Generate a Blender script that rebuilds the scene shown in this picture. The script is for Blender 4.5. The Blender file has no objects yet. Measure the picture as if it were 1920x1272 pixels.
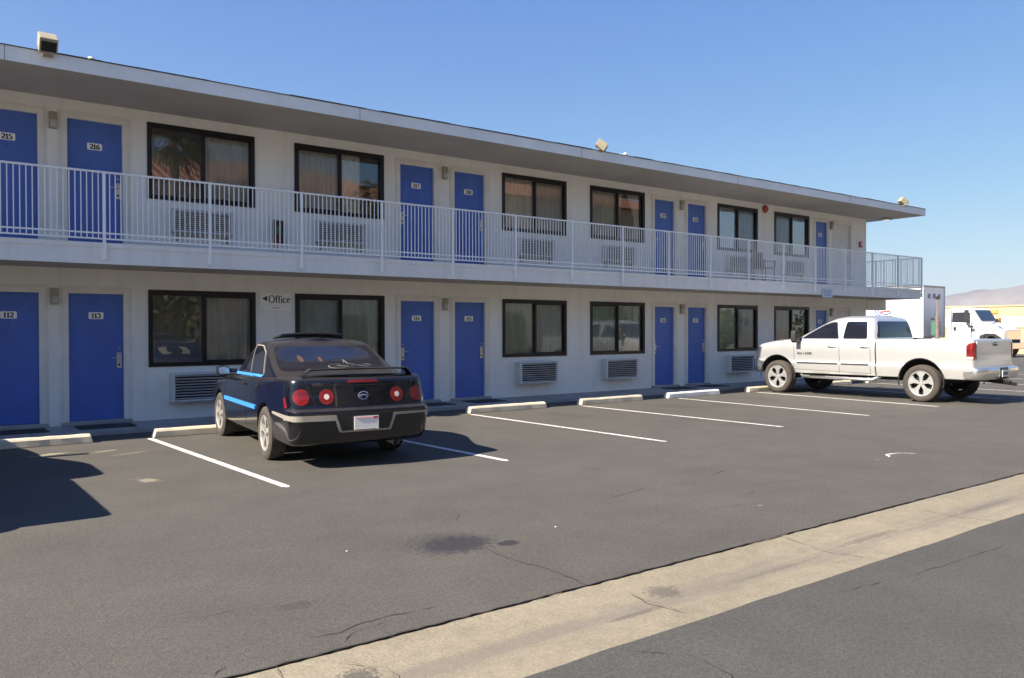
import bpy, bmesh, math, random
from mathutils import Vector, Matrix
from mathutils.bvhtree import BVHTree
R=math.radians
random.seed(7)
sc=bpy.context.scene
COL=sc.collection
GZ=-0.115          # level of the parking lot; z=0 is the door sill level

# ------------------------------------------------------------------ materials
MATS={}
def nmat(name):
    m=bpy.data.materials.new(name); m.use_nodes=True
    nt=m.node_tree; b=nt.nodes['Principled BSDF']; MATS[name]=m
    return m,nt,b
def lk(nt,a,b): nt.links.new(a,b)
def coords(nt,scale=(1,1,1),kind='Object'):
    tc=nt.nodes.new('ShaderNodeTexCoord'); mp=nt.nodes.new('ShaderNodeMapping')
    mp.inputs['Scale'].default_value=scale; lk(nt,tc.outputs[kind],mp.inputs[0]); return mp.outputs[0]
def noise(nt,vec,scale,detail=3,rough=.55,dist=0):
    n=nt.nodes.new('ShaderNodeTexNoise'); n.inputs['Scale'].default_value=scale
    n.inputs['Detail'].default_value=detail; n.inputs['Roughness'].default_value=rough
    n.inputs['Distortion'].default_value=dist
    if vec is not None: lk(nt,vec,n.inputs['Vector'])
    return n.outputs['Fac']
def ramp(nt,fac,stops):
    r=nt.nodes.new('ShaderNodeValToRGB'); e=r.color_ramp.elements
    while len(e)<len(stops): e.new(.5)
    for el,(p,c) in zip(e,stops):
        el.position=p; el.color=(*c,1) if len(c)==3 else c
    lk(nt,fac,r.inputs[0]); return r.outputs[0]
def mixc(nt,fac,a,b,mode='MIX'):
    m=nt.nodes.new('ShaderNodeMix'); m.data_type='RGBA'; m.blend_type=mode
    for s,v in ((m.inputs[0],fac),(m.inputs[6],a),(m.inputs[7],b)):
        if isinstance(v,(int,float)): s.default_value=v
        elif isinstance(v,tuple): s.default_value=(*v,1)
        else: lk(nt,v,s)
    return m.outputs[2]
def mth(nt,op,a,b=None,c=None,clamp=False):
    m=nt.nodes.new('ShaderNodeMath'); m.operation=op; m.use_clamp=clamp
    for i,v in enumerate((a,b,c)):
        if v is None: continue
        if isinstance(v,(int,float)): m.inputs[i].default_value=v
        else: lk(nt,v,m.inputs[i])
    return m.outputs[0]
def bump(nt,b,h,strength=.3,dist=.01):
    n=nt.nodes.new('ShaderNodeBump'); n.inputs['Strength'].default_value=strength
    n.inputs['Distance'].default_value=dist; lk(nt,h,n.inputs['Height']); lk(nt,n.outputs[0],b.inputs['Normal'])
def grey3(v): return (v,v,v)
def simple(name,col,rough=.5,metal=0,var=.12,vs=3,bs=0,bsc=60,coat=0,spec=None):
    """paint-like material with a light, shapeless wear variation"""
    m,nt,b=nmat(name)
    v=coords(nt); f=noise(nt,v,vs,4,.6)
    lo=tuple(c*(1-var) for c in col); hi=tuple(min(1,c*(1+var)) for c in col)
    lk(nt,ramp(nt,f,[(.3,lo),(.7,hi)]),b.inputs['Base Color'])
    b.inputs['Roughness'].default_value=rough; b.inputs['Metallic'].default_value=metal
    if coat: b.inputs['Coat Weight'].default_value=coat; b.inputs['Coat Roughness'].default_value=.04
    if spec is not None: b.inputs['Specular IOR Level'].default_value=spec
    if bs: bump(nt,b,noise(nt,v,bsc,4),bs,.004)
    return m

# ---- walls
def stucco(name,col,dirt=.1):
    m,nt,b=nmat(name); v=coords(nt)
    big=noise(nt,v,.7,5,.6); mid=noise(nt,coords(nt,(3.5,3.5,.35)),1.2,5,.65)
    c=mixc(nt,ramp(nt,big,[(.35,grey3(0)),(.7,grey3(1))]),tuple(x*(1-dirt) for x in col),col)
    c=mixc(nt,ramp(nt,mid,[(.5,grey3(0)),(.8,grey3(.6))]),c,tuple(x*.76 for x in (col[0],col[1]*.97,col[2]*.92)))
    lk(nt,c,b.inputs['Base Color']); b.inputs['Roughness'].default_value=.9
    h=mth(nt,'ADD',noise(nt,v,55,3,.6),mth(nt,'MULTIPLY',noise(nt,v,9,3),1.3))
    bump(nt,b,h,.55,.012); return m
M_wall=stucco('white_stucco',(.87,.86,.80),.08)
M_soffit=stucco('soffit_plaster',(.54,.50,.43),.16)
M_slab=stucco('balcony_edge_paint',(.82,.83,.80),.08)
M_fascia=simple('fascia_paint',(.74,.77,.76),.6,var=.07,vs=1.5,bs=.12,bsc=30)
M_trim=simple('door_trim_paint',(.74,.715,.65),.6,var=.08)
M_rail=simple('rail_paint',(.86,.88,.86),.4,var=.05)
M_drip=simple('drip_edge',(.045,.045,.05),.7)
M_roof=simple('roof_gravel',(.25,.22,.19),.95,bs=.5)
# ---- door
def doorpaint(name,col):
    m,nt,b=nmat(name); v=coords(nt,(1,1,.5))
    f=noise(nt,v,2.2,4,.6)
    g=noise(nt,coords(nt,(14,14,1.2)),2,4,.7)
    c=ramp(nt,f,[(.3,tuple(x*.86 for x in col)),(.7,tuple(min(1,x*1.1) for x in col))])
    c=mixc(nt,ramp(nt,g,[(.66,grey3(0)),(.9,grey3(.22))]),c,(.30,.36,.55))
    oi=nt.nodes.new('ShaderNodeObjectInfo'); c=mixc(nt,mth(nt,'MULTIPLY',oi.outputs['Random'],.16),c,(.12,.19,.42))
    lk(nt,c,b.inputs['Base Color']); b.inputs['Roughness'].default_value=.42
    bump(nt,b,noise(nt,coords(nt,(30,30,1.5)),3,3),.06,.004); return m
M_door=doorpaint('blue_door_paint',(.052,.130,.47))
M_doorw=simple('white_door_paint',(.66,.64,.60),.5,var=.06)
M_bronze=simple('dark_bronze_frame',(.014,.012,.012),.35,.4,var=.1)
M_steel=simple('satin_steel',(.55,.54,.51),.32,.9,var=.08)
M_plate=simple('white_plate',(.92,.91,.87),.45,var=.03)
M_ink=simple('black_ink',(.012,.012,.014),.6,var=0)
M_inkblue=simple('dark_blue_ink',(.018,.025,.06),.6,var=0)
M_ac=simple('ac_cream_metal',(.60,.61,.60),.5,.0,var=.08)
M_dark=simple('dark_recess',(.012,.012,.013),.9,var=0)
M_rubber=simple('tyre_rubber',(.035,.031,.029),.82,var=.2,vs=6,bs=.15,bsc=25)
M_tyredust=simple('dusty_tyre_rubber',(.062,.054,.046),.88,var=.22,vs=5,bs=.15,bsc=25)
M_rubber2=simple('dusty_truck_rubber',(.055,.046,.040),.85,var=.2,vs=6,bs=.15,bsc=25)
M_wheelchrome=simple('bright_wheel_chrome',(.86,.85,.83),.22,.75,var=.04)
M_mat=simple('black_doormat',(.03,.031,.034),.95,var=.3,vs=20,bs=.8,bsc=120)
M_beige=simple('beige_lamp_metal',(.34,.30,.21),.55,var=.12)
M_lampglass=simple('wall_lamp_lens',(.42,.41,.38),.25,var=.1,coat=.4)
M_red=simple('red_paint',(.42,.035,.03),.45,var=.1)
M_green=simple('green_label',(.05,.16,.10),.5)
M_cardbrown=simple('brown_plastic',(.17,.115,.085),.5,var=.15)
M_signblue=simple('pale_blue_sign',(.50,.60,.72),.5)
# ---- window glass: thin pane that both mirrors and lets light through
def glass(name,tint,ior,gl=.0):
    m=bpy.data.materials.new(name); m.use_nodes=True; nt=m.node_tree; nt.nodes.clear()
    out=nt.nodes.new('ShaderNodeOutputMaterial'); mx=nt.nodes.new('ShaderNodeMixShader')
    fr=nt.nodes.new('ShaderNodeFresnel'); fr.inputs[0].default_value=ior
    tr=nt.nodes.new('ShaderNodeBsdfTransparent'); tr.inputs[0].default_value=(*tint,1)
    g=nt.nodes.new('ShaderNodeBsdfGlossy'); g.inputs['Roughness'].default_value=gl
    g.inputs[0].default_value=(.95,.95,.95,1)
    tc=coords(nt); nb=nt.nodes.new('ShaderNodeBump'); nb.inputs['Strength'].default_value=.02; nb.inputs['Distance'].default_value=.02
    lk(nt,noise(nt,tc,1.6,2),nb.inputs['Height']); lk(nt,nb.outputs[0],g.inputs['Normal'])
    lk(nt,fr.outputs[0],mx.inputs[0]); lk(nt,tr.outputs[0],mx.inputs[1]); lk(nt,g.outputs[0],mx.inputs[2])
    lk(nt,mx.outputs[0],out.inputs[0]); MATS[name]=m; return m
M_glass=glass('window_glass',(.98,.98,.97),2.1)
M_glassb=glass('bluish_window_glass',(.95,.97,.99),3.2)
M_screen=glass('screened_glass',(.66,.68,.69),1.6,.04)
M_cabglass=glass('clear_cab_glass',(.7,.8,.8),1.6)
def curtain_mat(name,col):
    m,nt,b=nmat(name); v=coords(nt,(1,1,.15))
    f=noise(nt,v,9,3)
    lk(nt,ramp(nt,f,[(.3,tuple(x*.8 for x in col)),(.7,col)]),b.inputs['Base Color'])
    b.inputs['Roughness'].default_value=.9; return m
M_cur=curtain_mat('cream_curtain',(.92,.88,.72))
M_curg=curtain_mat('sage_curtain',(.74,.82,.72))
M_curb=curtain_mat('white_curtain',(.90,.94,.97))
# ---- ground materials
def near(nt,sx,sy,cx,cy,rx,ry,rot=0,dist=.6,nsc=3.,soft=.45):
    """0..1 mask of a ragged blot round (cx,cy)"""
    tc=nt.nodes.new('ShaderNodeTexCoord'); mp=nt.nodes.new('ShaderNodeMapping'); mp.vector_type='TEXTURE'
    mp.inputs['Location'].default_value=(cx,cy,0); mp.inputs['Rotation'].default_value=(0,0,rot)
    mp.inputs['Scale'].default_value=(rx,ry,100); lk(nt,tc.outputs['Object'],mp.inputs[0])
    ln=nt.nodes.new('ShaderNodeVectorMath'); ln.operation='LENGTH'; lk(nt,mp.outputs[0],ln.inputs[0])
    n=noise(nt,tc.outputs['Object'],nsc,5,.75)
    d=mth(nt,'ADD',ln.outputs['Value'],mth(nt,'MULTIPLY',mth(nt,'SUBTRACT',n,.5),dist*2))
    mr=nt.nodes.new('ShaderNodeMapRange'); mr.inputs[1].default_value=1-soft; mr.inputs[2].default_value=1.0+soft*.3
    mr.inputs[3].default_value=1; mr.inputs[4].default_value=0; lk(nt,d,mr.inputs[0]); return mr.outputs[0]
def asphalt(name,c1,c2,stains=False):
    m,nt,b=nmat(name); v=coords(nt)
    big=noise(nt,coords(nt,(.8,1,1)),.35,5,.6,.6); mid=noise(nt,v,1.7,5,.65); fine=noise(nt,v,95,3,.7); gr=noise(nt,v,34,3,.7)
    c=mixc(nt,ramp(nt,big,[(.32,grey3(0)),(.68,grey3(1))]),c1,c2)
    c=mixc(nt,.26,c,ramp(nt,mid,[(.3,tuple(x*.72 for x in c1)),(.7,tuple(x*1.3 for x in c2))]))
    c=mixc(nt,.75,c,mixc(nt,1.0,c,ramp(nt,fine,[(.25,grey3(.40)),(.75,grey3(1.70))]),'MULTIPLY'))
    c=mixc(nt,.4,c,mixc(nt,1.0,c,ramp(nt,gr,[(.3,grey3(.55)),(.72,grey3(1.5))]),'MULTIPLY'))
    # pale specks (grit, chewing gum)
    vo=nt.nodes.new('ShaderNodeTexVoronoi'); vo.inputs['Scale'].default_value=1.15; lk(nt,v,vo.inputs['Vector'])
    c=mixc(nt,ramp(nt,vo.outputs['Distance'],[(.012,grey3(.5)),(.03,grey3(0))]),c,(.36,.34,.31))
    vo2=nt.nodes.new('ShaderNodeTexVoronoi'); vo2.inputs['Scale'].default_value=.6; lk(nt,coords(nt,(1.3,1,1)),vo2.inputs['Vector'])
    c=mixc(nt,ramp(nt,vo2.outputs['Distance'],[(.015,grey3(.3)),(.05,grey3(0))]),c,tuple(x*.45 for x in c1))
    if stains:
        dk=(.020,.020,.026)
        fac=near(nt,1,1,3.17,-9.40,.27,.22,0,1.0,17,.3); c=mixc(nt,mth(nt,'MULTIPLY',fac,.72),c,dk)
        fac=near(nt,1,1,3.48,-9.60,.09,.075,0,.7,18,.3); c=mixc(nt,mth(nt,'MULTIPLY',fac,.85),c,dk)
        fac=near(nt,1,1,3.14,-9.34,.34,.30,0,1.7,26,.2); c=mixc(nt,mth(nt,'MULTIPLY',fac,.4),c,dk)
        fac=near(nt,1,1,1.75,-9.95,.10,.07,0,1.6,26,.2); c=mixc(nt,mth(nt,'MULTIPLY',fac,.3),c,dk)
        for (x,y,rx,ry,a) in ((1.45,-2.72,.25,.06,.6),(2.05,-2.85,.20,.05,.40),(2.0,-5.35,.10,.16,.42),(2.25,-3.25,.25,.05,.2)):
            fac=near(nt,1,1,x,y,rx,ry,.3,1.3,7,.4); c=mixc(nt,mth(nt,'MULTIPLY',fac,a),c,(.42,.37,.25))
        # grease under the parked cars' noses
        for x in (4.2,6.9,9.6,12.4,15.2,20.5):
            fac=near(nt,1,1,x,-3.1,.35,.7,0,1.3,7,.5); c=mixc(nt,mth(nt,'MULTIPLY',fac,.22),c,(.04,.037,.035))
    lk(nt,c,b.inputs['Base Color']); b.inputs['Roughness'].default_value=.86
    b.inputs['Specular IOR Level'].default_value=.35
    h=mth(nt,'ADD',fine,mth(nt,'MULTIPLY',gr,.8)); bump(nt,b,h,.7,.006); return m
M_asph=asphalt('worn_asphalt',(.073,.0685,.060),(.090,.083,.072),True)
M_asph2=asphalt('driveway_asphalt',(.062,.0605,.056),(.075,.072,.066))
def concrete(name,col,streak=True):
    m,nt,b=nmat(name); v=coords(nt)
    big=noise(nt,v,.9,5,.65); fine=noise(nt,v,70,3,.7); st=noise(nt,coords(nt,(.35,5,1)),1.6,5,.7,.5)
    c=mixc(nt,ramp(nt,big,[(.3,grey3(0)),(.7,grey3(1))]),tuple(x*.80 for x in col),tuple(x*1.08 for x in col))
    c=mixc(nt,.5,c,mixc(nt,1.0,c,ramp(nt,fine,[(.25,grey3(.6)),(.75,grey3(1.4))]),'MULTIPLY'))
    if streak: c=mixc(nt,ramp(nt,st,[(.52,grey3(0)),(.72,grey3(.55))]),c,tuple(x*.45 for x in col))
    lk(nt,c,b.inputs['Base Color']); b.inputs['Roughness'].default_value=.9
    bump(nt,b,fine,.4,.004); return m
def gutter_mat():
    m,nt,b=nmat('gutter_concrete'); v=coords(nt); col=(.245,.212,.152)
    big=noise(nt,v,1.1,5,.65); fine=noise(nt,v,60,3,.75); st=noise(nt,coords(nt,(.3,5.5,1)),1.5,6,.75,.7); mid=noise(nt,v,8,5,.7)
    c=mixc(nt,ramp(nt,big,[(.3,grey3(0)),(.7,grey3(1))]),tuple(x*.84 for x in col),tuple(x*1.1 for x in col))
    c=mixc(nt,.6,c,mixc(nt,1.0,c,ramp(nt,fine,[(.25,grey3(.55)),(.75,grey3(1.42))]),'MULTIPLY'))
    c=mixc(nt,.35,c,mixc(nt,1.0,c,ramp(nt,mid,[(.3,grey3(.6)),(.7,grey3(1.3))]),'MULTIPLY'))
    # water stain down the middle of the channel
    tc=nt.nodes.new('ShaderNodeTexCoord'); sp=nt.nodes.new('ShaderNodeSeparateXYZ'); lk(nt,tc.outputs['Object'],sp.inputs[0])
    d=mth(nt,'ABSOLUTE',mth(nt,'ADD',sp.outputs[1],11.10)); d=mth(nt,'ADD',d,mth(nt,'MULTIPLY',mth(nt,'SUBTRACT',st,.5),.75))
    mr=nt.nodes.new('ShaderNodeMapRange'); mr.inputs[1].default_value=.0; mr.inputs[2].default_value=.16; mr.inputs[3].default_value=.6; mr.inputs[4].default_value=0; lk(nt,d,mr.inputs[0])
    c=mixc(nt,mr.outputs[0],c,(.15,.13,.11))
    c=mixc(nt,ramp(nt,st,[(.55,grey3(0)),(.75,grey3(.35))]),c,(.20,.165,.125))
    for (x,y,rx,ry,a) in ((1.62,-10.98,.10,.10,.75),(3.6,-10.98,.12,.10,.6),(3.2,-11.15,.22,.03,.5),(5.8,-11.05,.4,.04,.4),(7.6,-11.1,.6,.05,.4),(4.5,-11.12,.5,.03,.4)):
        fac=near(nt,1,1,x,y,rx,ry,0,1.3,30,.35); c=mixc(nt,mth(nt,'MULTIPLY',fac,a),c,(.06,.056,.052))
    lk(nt,c,b.inputs['Base Color']); b.inputs['Roughness'].default_value=.9
    bump(nt,b,mth(nt,'ADD',fine,mid),.55,.006); return m
M_gutter=gutter_mat()
M_walk=concrete('sidewalk_concrete',(.34,.33,.32),False)
M_stop=concrete('parking_stop_concrete',(.70,.62,.46),True)
M_stopw=concrete('white_painted_stop',(.74,.73,.70),False)
M_base=concrete('desert_soil',(.30,.24,.18),False)
def paintline():
    m,nt,b=nmat('road_marking_paint'); v=coords(nt)
    f=noise(nt,v,22,5,.75); g=noise(nt,v,2.2,4,.6)
    s=mth(nt,'ADD',f,mth(nt,'MULTIPLY',g,.5))
    c=ramp(nt,s,[(.56,(.16,.145,.13)),(.70,(.60,.58,.53)),(.95,(.72,.70,.65))])
    lk(nt,c,b.inputs['Base Color']); b.inputs['Roughness'].default_value=.8; return m
M_line=paintline()
M_crack=simple('crack_fill',(.040,.036,.032),.95,var=.3,vs=8)
M_crack2=simple('faint_crack',(.068,.060,.053),.95,var=.3,vs=8)
M_joint=simple('gutter_joint_dirt',(.13,.105,.08),.95,var=.4,vs=8)
M_litter=simple('pale_paper',(.55,.53,.48),.9)
# ---- vehicles
def carpaint(name,col,metal=0,rough=.3,dust=(.30,.26,.21),dustamt=.25,coat=1.):
    m,nt,b=nmat(name); v=coords(nt)
    geo=nt.nodes.new('ShaderNodeNewGeometry'); sp=nt.nodes.new('ShaderNodeSeparateXYZ'); lk(nt,geo.outputs['Normal'],sp.inputs[0])
    up=ramp(nt,sp.outputs[2],[(.25,grey3(0)),(.95,grey3(1))])
    tc=nt.nodes.new('ShaderNodeTexCoord'); s2=nt.nodes.new('ShaderNodeSeparateXYZ'); lk(nt,tc.outputs['Object'],s2.inputs[0])
    low=nt.nodes.new('ShaderNodeMapRange'); low.inputs[1].default_value=.25; low.inputs[2].default_value=.62; low.inputs[3].default_value=1; low.inputs[4].default_value=0
    lk(nt,s2.outputs[2],low.inputs[0])
    n=noise(nt,v,3.5,5,.7); nf=noise(nt,v,40,3,.7)
    fac=mth(nt,'MULTIPLY',mth(nt,'ADD',mth(nt,'MULTIPLY',up,.8),mth(nt,'MULTIPLY',low.outputs[0],.12)),mth(nt,'MULTIPLY',mth(nt,'ADD',n,mth(nt,'MULTIPLY',nf,.4)),dustamt*1.5),None,True)
    lk(nt,mixc(nt,fac,col,dust),b.inputs['Base Color'])
    b.inputs['Metallic'].default_value=metal
    rr=mth(nt,'ADD',mth(nt,'MULTIPLY',fac,.5),rough,None,True); lk(nt,rr,b.inputs['Roughness'])
    b.inputs['Coat Weight'].default_value=coat; lk(nt,mth(nt,'ADD',mth(nt,'MULTIPLY',fac,.35),.05),b.inputs['Coat Roughness'])
    return m
M_black=carpaint('black_car_paint',(.0045,.005,.009),0,.22,(.17,.15,.125),.20,.8)
M_black.node_tree.nodes['Principled BSDF'].inputs['Specular IOR Level'].default_value=.3
M_silver=carpaint('silver_truck_paint',(.80,.80,.79),.68,.36,(.45,.41,.36),.22,.8)
M_navy=carpaint('navy_truck_paint',(.015,.025,.06),.2,.35)
M_white=simple('white_truck_paint',(.80,.80,.79),.35,var=.03,coat=.5)
M_chrome=simple('chrome',(.78,.77,.75),.2,.92,var=.05)
M_alloy=simple('alloy_wheel',(.60,.58,.54),.33,.6,var=.12,vs=9)
M_grime=simple('dusty_silver_trim',(.34,.31,.27),.5,.2,var=.12)
M_grime2=simple('pale_trailer_frame',(.55,.55,.55),.5)
M_carglass=simple('tinted_car_glass',(.010,.012,.022),.06,0,var=.2,coat=.6)
M_carglass.node_tree.nodes['Principled BSDF'].inputs['IOR'].default_value=1.5
M_rearglass=simple('dusty_rear_glass',(.012,.012,.018),.14,0,var=.45,vs=4,coat=.6)
M_plastic=simple('black_plastic',(.018,.018,.02),.55,var=.1)
M_lens=simple('red_lens',(.25,.008,.007),.16,var=.12,coat=.8)
M_lens2=simple('deep_red_lens',(.20,.010,.011),.16,var=.15,coat=.8)
M_lensdark=simple('dark_red_lens',(.16,.008,.010),.18,var=.2,coat=.8)
M_clear=simple('white_lens',(.70,.60,.55),.2,var=.1,coat=.8)
M_blue=simple('sky_blue_trim',(.05,.26,.68),.45,var=.05)
M_plush=simple('brown_plush',(.075,.035,.026),.9,var=.3,vs=12)
M_trailer=simple('trailer_white',(.78,.78,.77),.5,var=.04,vs=1)
M_trred=simple('logo_red',(.55,.06,.05),.5); M_trblue=simple('logo_blue',(.05,.10,.40),.5)
M_mark=simple('faded_blue_mark',(.22,.24,.30),.6)
M_stack=simple('exhaust_steel',(.45,.36,.33),.35,.8,var=.2)
# ---- background
M_cream=stucco('cream_stucco',(.72,.66,.52),.06); M_yellow=stucco('yellow_stucco',(.46,.38,.24),.06)
M_orange=stucco('orange_stucco',(.60,.33,.10),.06)
M_block=stucco('tan_block',(.52,.38,.26),.1)
M_peach=stucco('peach_stucco',(.76,.64,.50),.08)
def tilemat():
    m,nt,b=nmat('terracotta_tile'); v=coords(nt,(1,1,1))
    w=nt.nodes.new('ShaderNodeTexWave'); w.inputs['Scale'].default_value=.8; w.inputs['Distortion'].default_value=.6; lk(nt,v,w.inputs['Vector'])
    n=noise(nt,v,2.5,5,.7)
    c=ramp(nt,n,[(.3,(.26,.11,.07)),(.55,(.42,.19,.12)),(.75,(.60,.36,.26))])
    c=mixc(nt,.55,c,mixc(nt,1.0,c,ramp(nt,w.outputs['Fac'],[(.15,grey3(.22)),(.55,grey3(1.3))]),'MULTIPLY'))
    lk(nt,c,b.inputs['Base Color']); b.inputs['Roughness'].default_value=.85; bump(nt,b,w.outputs['Fac'],.8,.06); return m
M_tile=tilemat()
def leafmat(name,a,bb):
    m,nt,b=nmat(name); oi=nt.nodes.new('ShaderNodeNewGeometry')
    lk(nt,ramp(nt,oi.outputs['Random Per Island'],[(0,a),(1,bb)]),b.inputs['Base Color'])
    b.inputs['Roughness'].default_value=.6; return m
M_leaf=leafmat('dark_leaves',(.018,.036,.012),(.075,.115,.03)); M_frond=leafmat('palm_fronds',(.05,.07,.02),(.16,.17,.06))
M_bark=simple('bark',(.17,.115,.075),.95,var=.35,vs=6,bs=.8,bsc=10)
def hillmat():
    m,nt,b=nmat('bare_mountain_rock'); v=coords(nt)
    n=noise(nt,v,.004,8,.65); n2=noise(nt,v,.02,6,.7)
    c=ramp(nt,mth(nt,'ADD',mth(nt,'MULTIPLY',n,.6),mth(nt,'MULTIPLY',n2,.4)),[(.35,(.15,.135,.125)),(.6,(.26,.235,.215))])
    lk(nt,c,b.inputs['Base Color']); b.inputs['Roughness'].default_value=.95; return m
M_hill=hillmat()

# ------------------------------------------------------------------ mesh helper
class MB:
    def __init__(s,*mats): s.v=[]; s.f=[]; s.m=[]; s.mats=list(mats)
    def add(s,vs,fs,mi=0):
        o=len(s.v); s.v+= [tuple(p) for p in vs]; s.f+=[tuple(o+i for i in f) for f in fs]; s.m+=[mi]*len(fs)
    def box(s,x0,x1,y0,y1,z0,z1,mi=0,T=None):
        vs=[Vector((x,y,z)) for z in (z0,z1) for y in (y0,y1) for x in (x0,x1)]
        if T is not None: vs=[T@p for p in vs]
        s.add(vs,[(0,2,3,1),(4,5,7,6),(0,1,5,4),(1,3,7,5),(3,2,6,7),(2,0,4,6)],mi)
    def prism(s,poly,axis,a,b,mi=0,T=None):
        """polygon in the two other axes, extruded along axis from a to b"""
        n=len(poly)
        def P(p,t):
            q={'x':(t,p[0],p[1]),'y':(p[0],t,p[1]),'z':(p[0],p[1],t)}[axis]; q=Vector(q)
            return T@q if T is not None else q
        vs=[P(p,a) for p in poly]+[P(p,b) for p in poly]
        s.add(vs,[tuple(range(n))[::-1],tuple(range(n,2*n))]+[(i,(i+1)%n,n+(i+1)%n,n+i) for i in range(n)],mi)
    def tube(s,path,r,n=8,mi=0,cap=True,sx=1,sz=1):
        path=[Vector(p) for p in path]; rs=r if isinstance(r,(list,tuple)) else [r]*len(path)
        rings=[]
        for i,p in enumerate(path):
            d=(path[min(i+1,len(path)-1)]-path[max(i-1,0)]).normalized()
            up=Vector((0,0,1)) if abs(d.z)<.95 else Vector((0,1,0))
            a=d.cross(up).normalized(); b=a.cross(d).normalized()
            rings.append([p+a*math.cos(2*math.pi*k/n)*rs[i]*sx+b*math.sin(2*math.pi*k/n)*rs[i]*sz for k in range(n)])
        vs=[q for rg in rings for q in rg]; fs=[]
        for i in range(len(rings)-1):
            for k in range(n): fs.append((i*n+k,i*n+(k+1)%n,(i+1)*n+(k+1)%n,(i+1)*n+k))
        if cap: fs+= [tuple(range(n))[::-1],tuple((len(rings)-1)*n+k for k in range(n))]
        s.add(vs,fs,mi)
    def lathe(s,prof,n=32,axis='x',c=(0,0,0),mi=0,mis=None,closed=False):
        """prof: list of (axial, radius)"""
        c=Vector(c); vs=[]
        for a,r in prof:
            for k in range(n):
                t=2*math.pi*k/n; ca,sa=r*math.cos(t),r*math.sin(t)
                vs.append(c+Vector({'x':(a,ca,sa),'y':(ca,a,sa),'z':(ca,sa,a)}[axis]))
        m=len(prof)
        for i in range(m-1+(1 if closed else 0)):
            j=(i+1)%m
            s.add_idx(vs,[(i*n+k,i*n+(k+1)%n,j*n+(k+1)%n,j*n+k) for k in range(n)],mis[i] if mis else mi,first=(i==0))
    def add_idx(s,vs,fs,mi,first):
        if first: s._o=len(s.v); s.v+=[tuple(p) for p in vs]
        s.f+=[tuple(s._o+i for i in f) for f in fs]; s.m+=[mi]*len(fs)
    def build(s,name,parent=None,smooth=None,bevel=0,loc=None,fix=True):
        me=bpy.data.meshes.new(name); me.from_pydata(s.v,[],s.f)
        for m in s.mats: me.materials.append(m)
        for p,mi in zip(me.polygons,s.m): p.material_index=mi
        bm=bmesh.new(); bm.from_mesh(me)
        if fix: bmesh.ops.recalc_face_normals(bm,faces=bm.faces)
        if smooth is not None: autosmooth(bm,smooth)
        bm.to_mesh(me); bm.free()
        o=bpy.data.objects.new(name,me); COL.objects.link(o)
        if parent is not None: o.parent=parent
        if loc: o.location=loc
        if bevel:
            b=o.modifiers.new('bevel','BEVEL'); b.width=bevel; b.segments=2; b.limit_method='ANGLE'; b.angle_limit=R(40)
        return o
def autosmooth(bm,ang):
    for f in bm.faces: f.smooth=True
    for e in bm.edges:
        if len(e.link_faces)!=2 or e.calc_face_angle(0)>R(ang): e.smooth=False
def tag(o,label,cat,group=None,kind=None):
    if label: o['label']=label
    if cat: o['category']=cat
    if group: o['group']=group
    if kind: o['kind']=kind
    return o
def thing(name,label,cat,loc=(0,0,0),rz=0,group=None):
    o=bpy.data.objects.new(name,None); COL.objects.link(o); o.empty_display_size=.2
    o.location=loc; o.rotation_euler=(0,0,rz); return tag(o,label,cat,group)
def structure(o,label=None,cat=None): o['kind']='structure'; return tag(o,label,cat)
def copy_tree(root,loc,rz=None,label=None,remat=None):
    def cp(o,par):
        c=o.copy(); COL.objects.link(c)
        if par is not None: c.parent=par
        if remat and o.type=='MESH' and any(m in remat for m in o.data.materials):
            key=o.data.name+remat['_']
            me=bpy.data.meshes.get(key)
            if me is None:
                me=o.data.copy(); me.name=key
                for i,m in enumerate(me.materials):
                    if m in remat: me.materials[i]=remat[m]
            c.data=me
        for ch in [x for x in o.children]: cp(ch,c)
        return c
    c=cp(root,None); c.location=loc
    if rz is not None: c.rotation_euler=(0,0,rz)
    if label: c['label']=label
    return c
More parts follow.
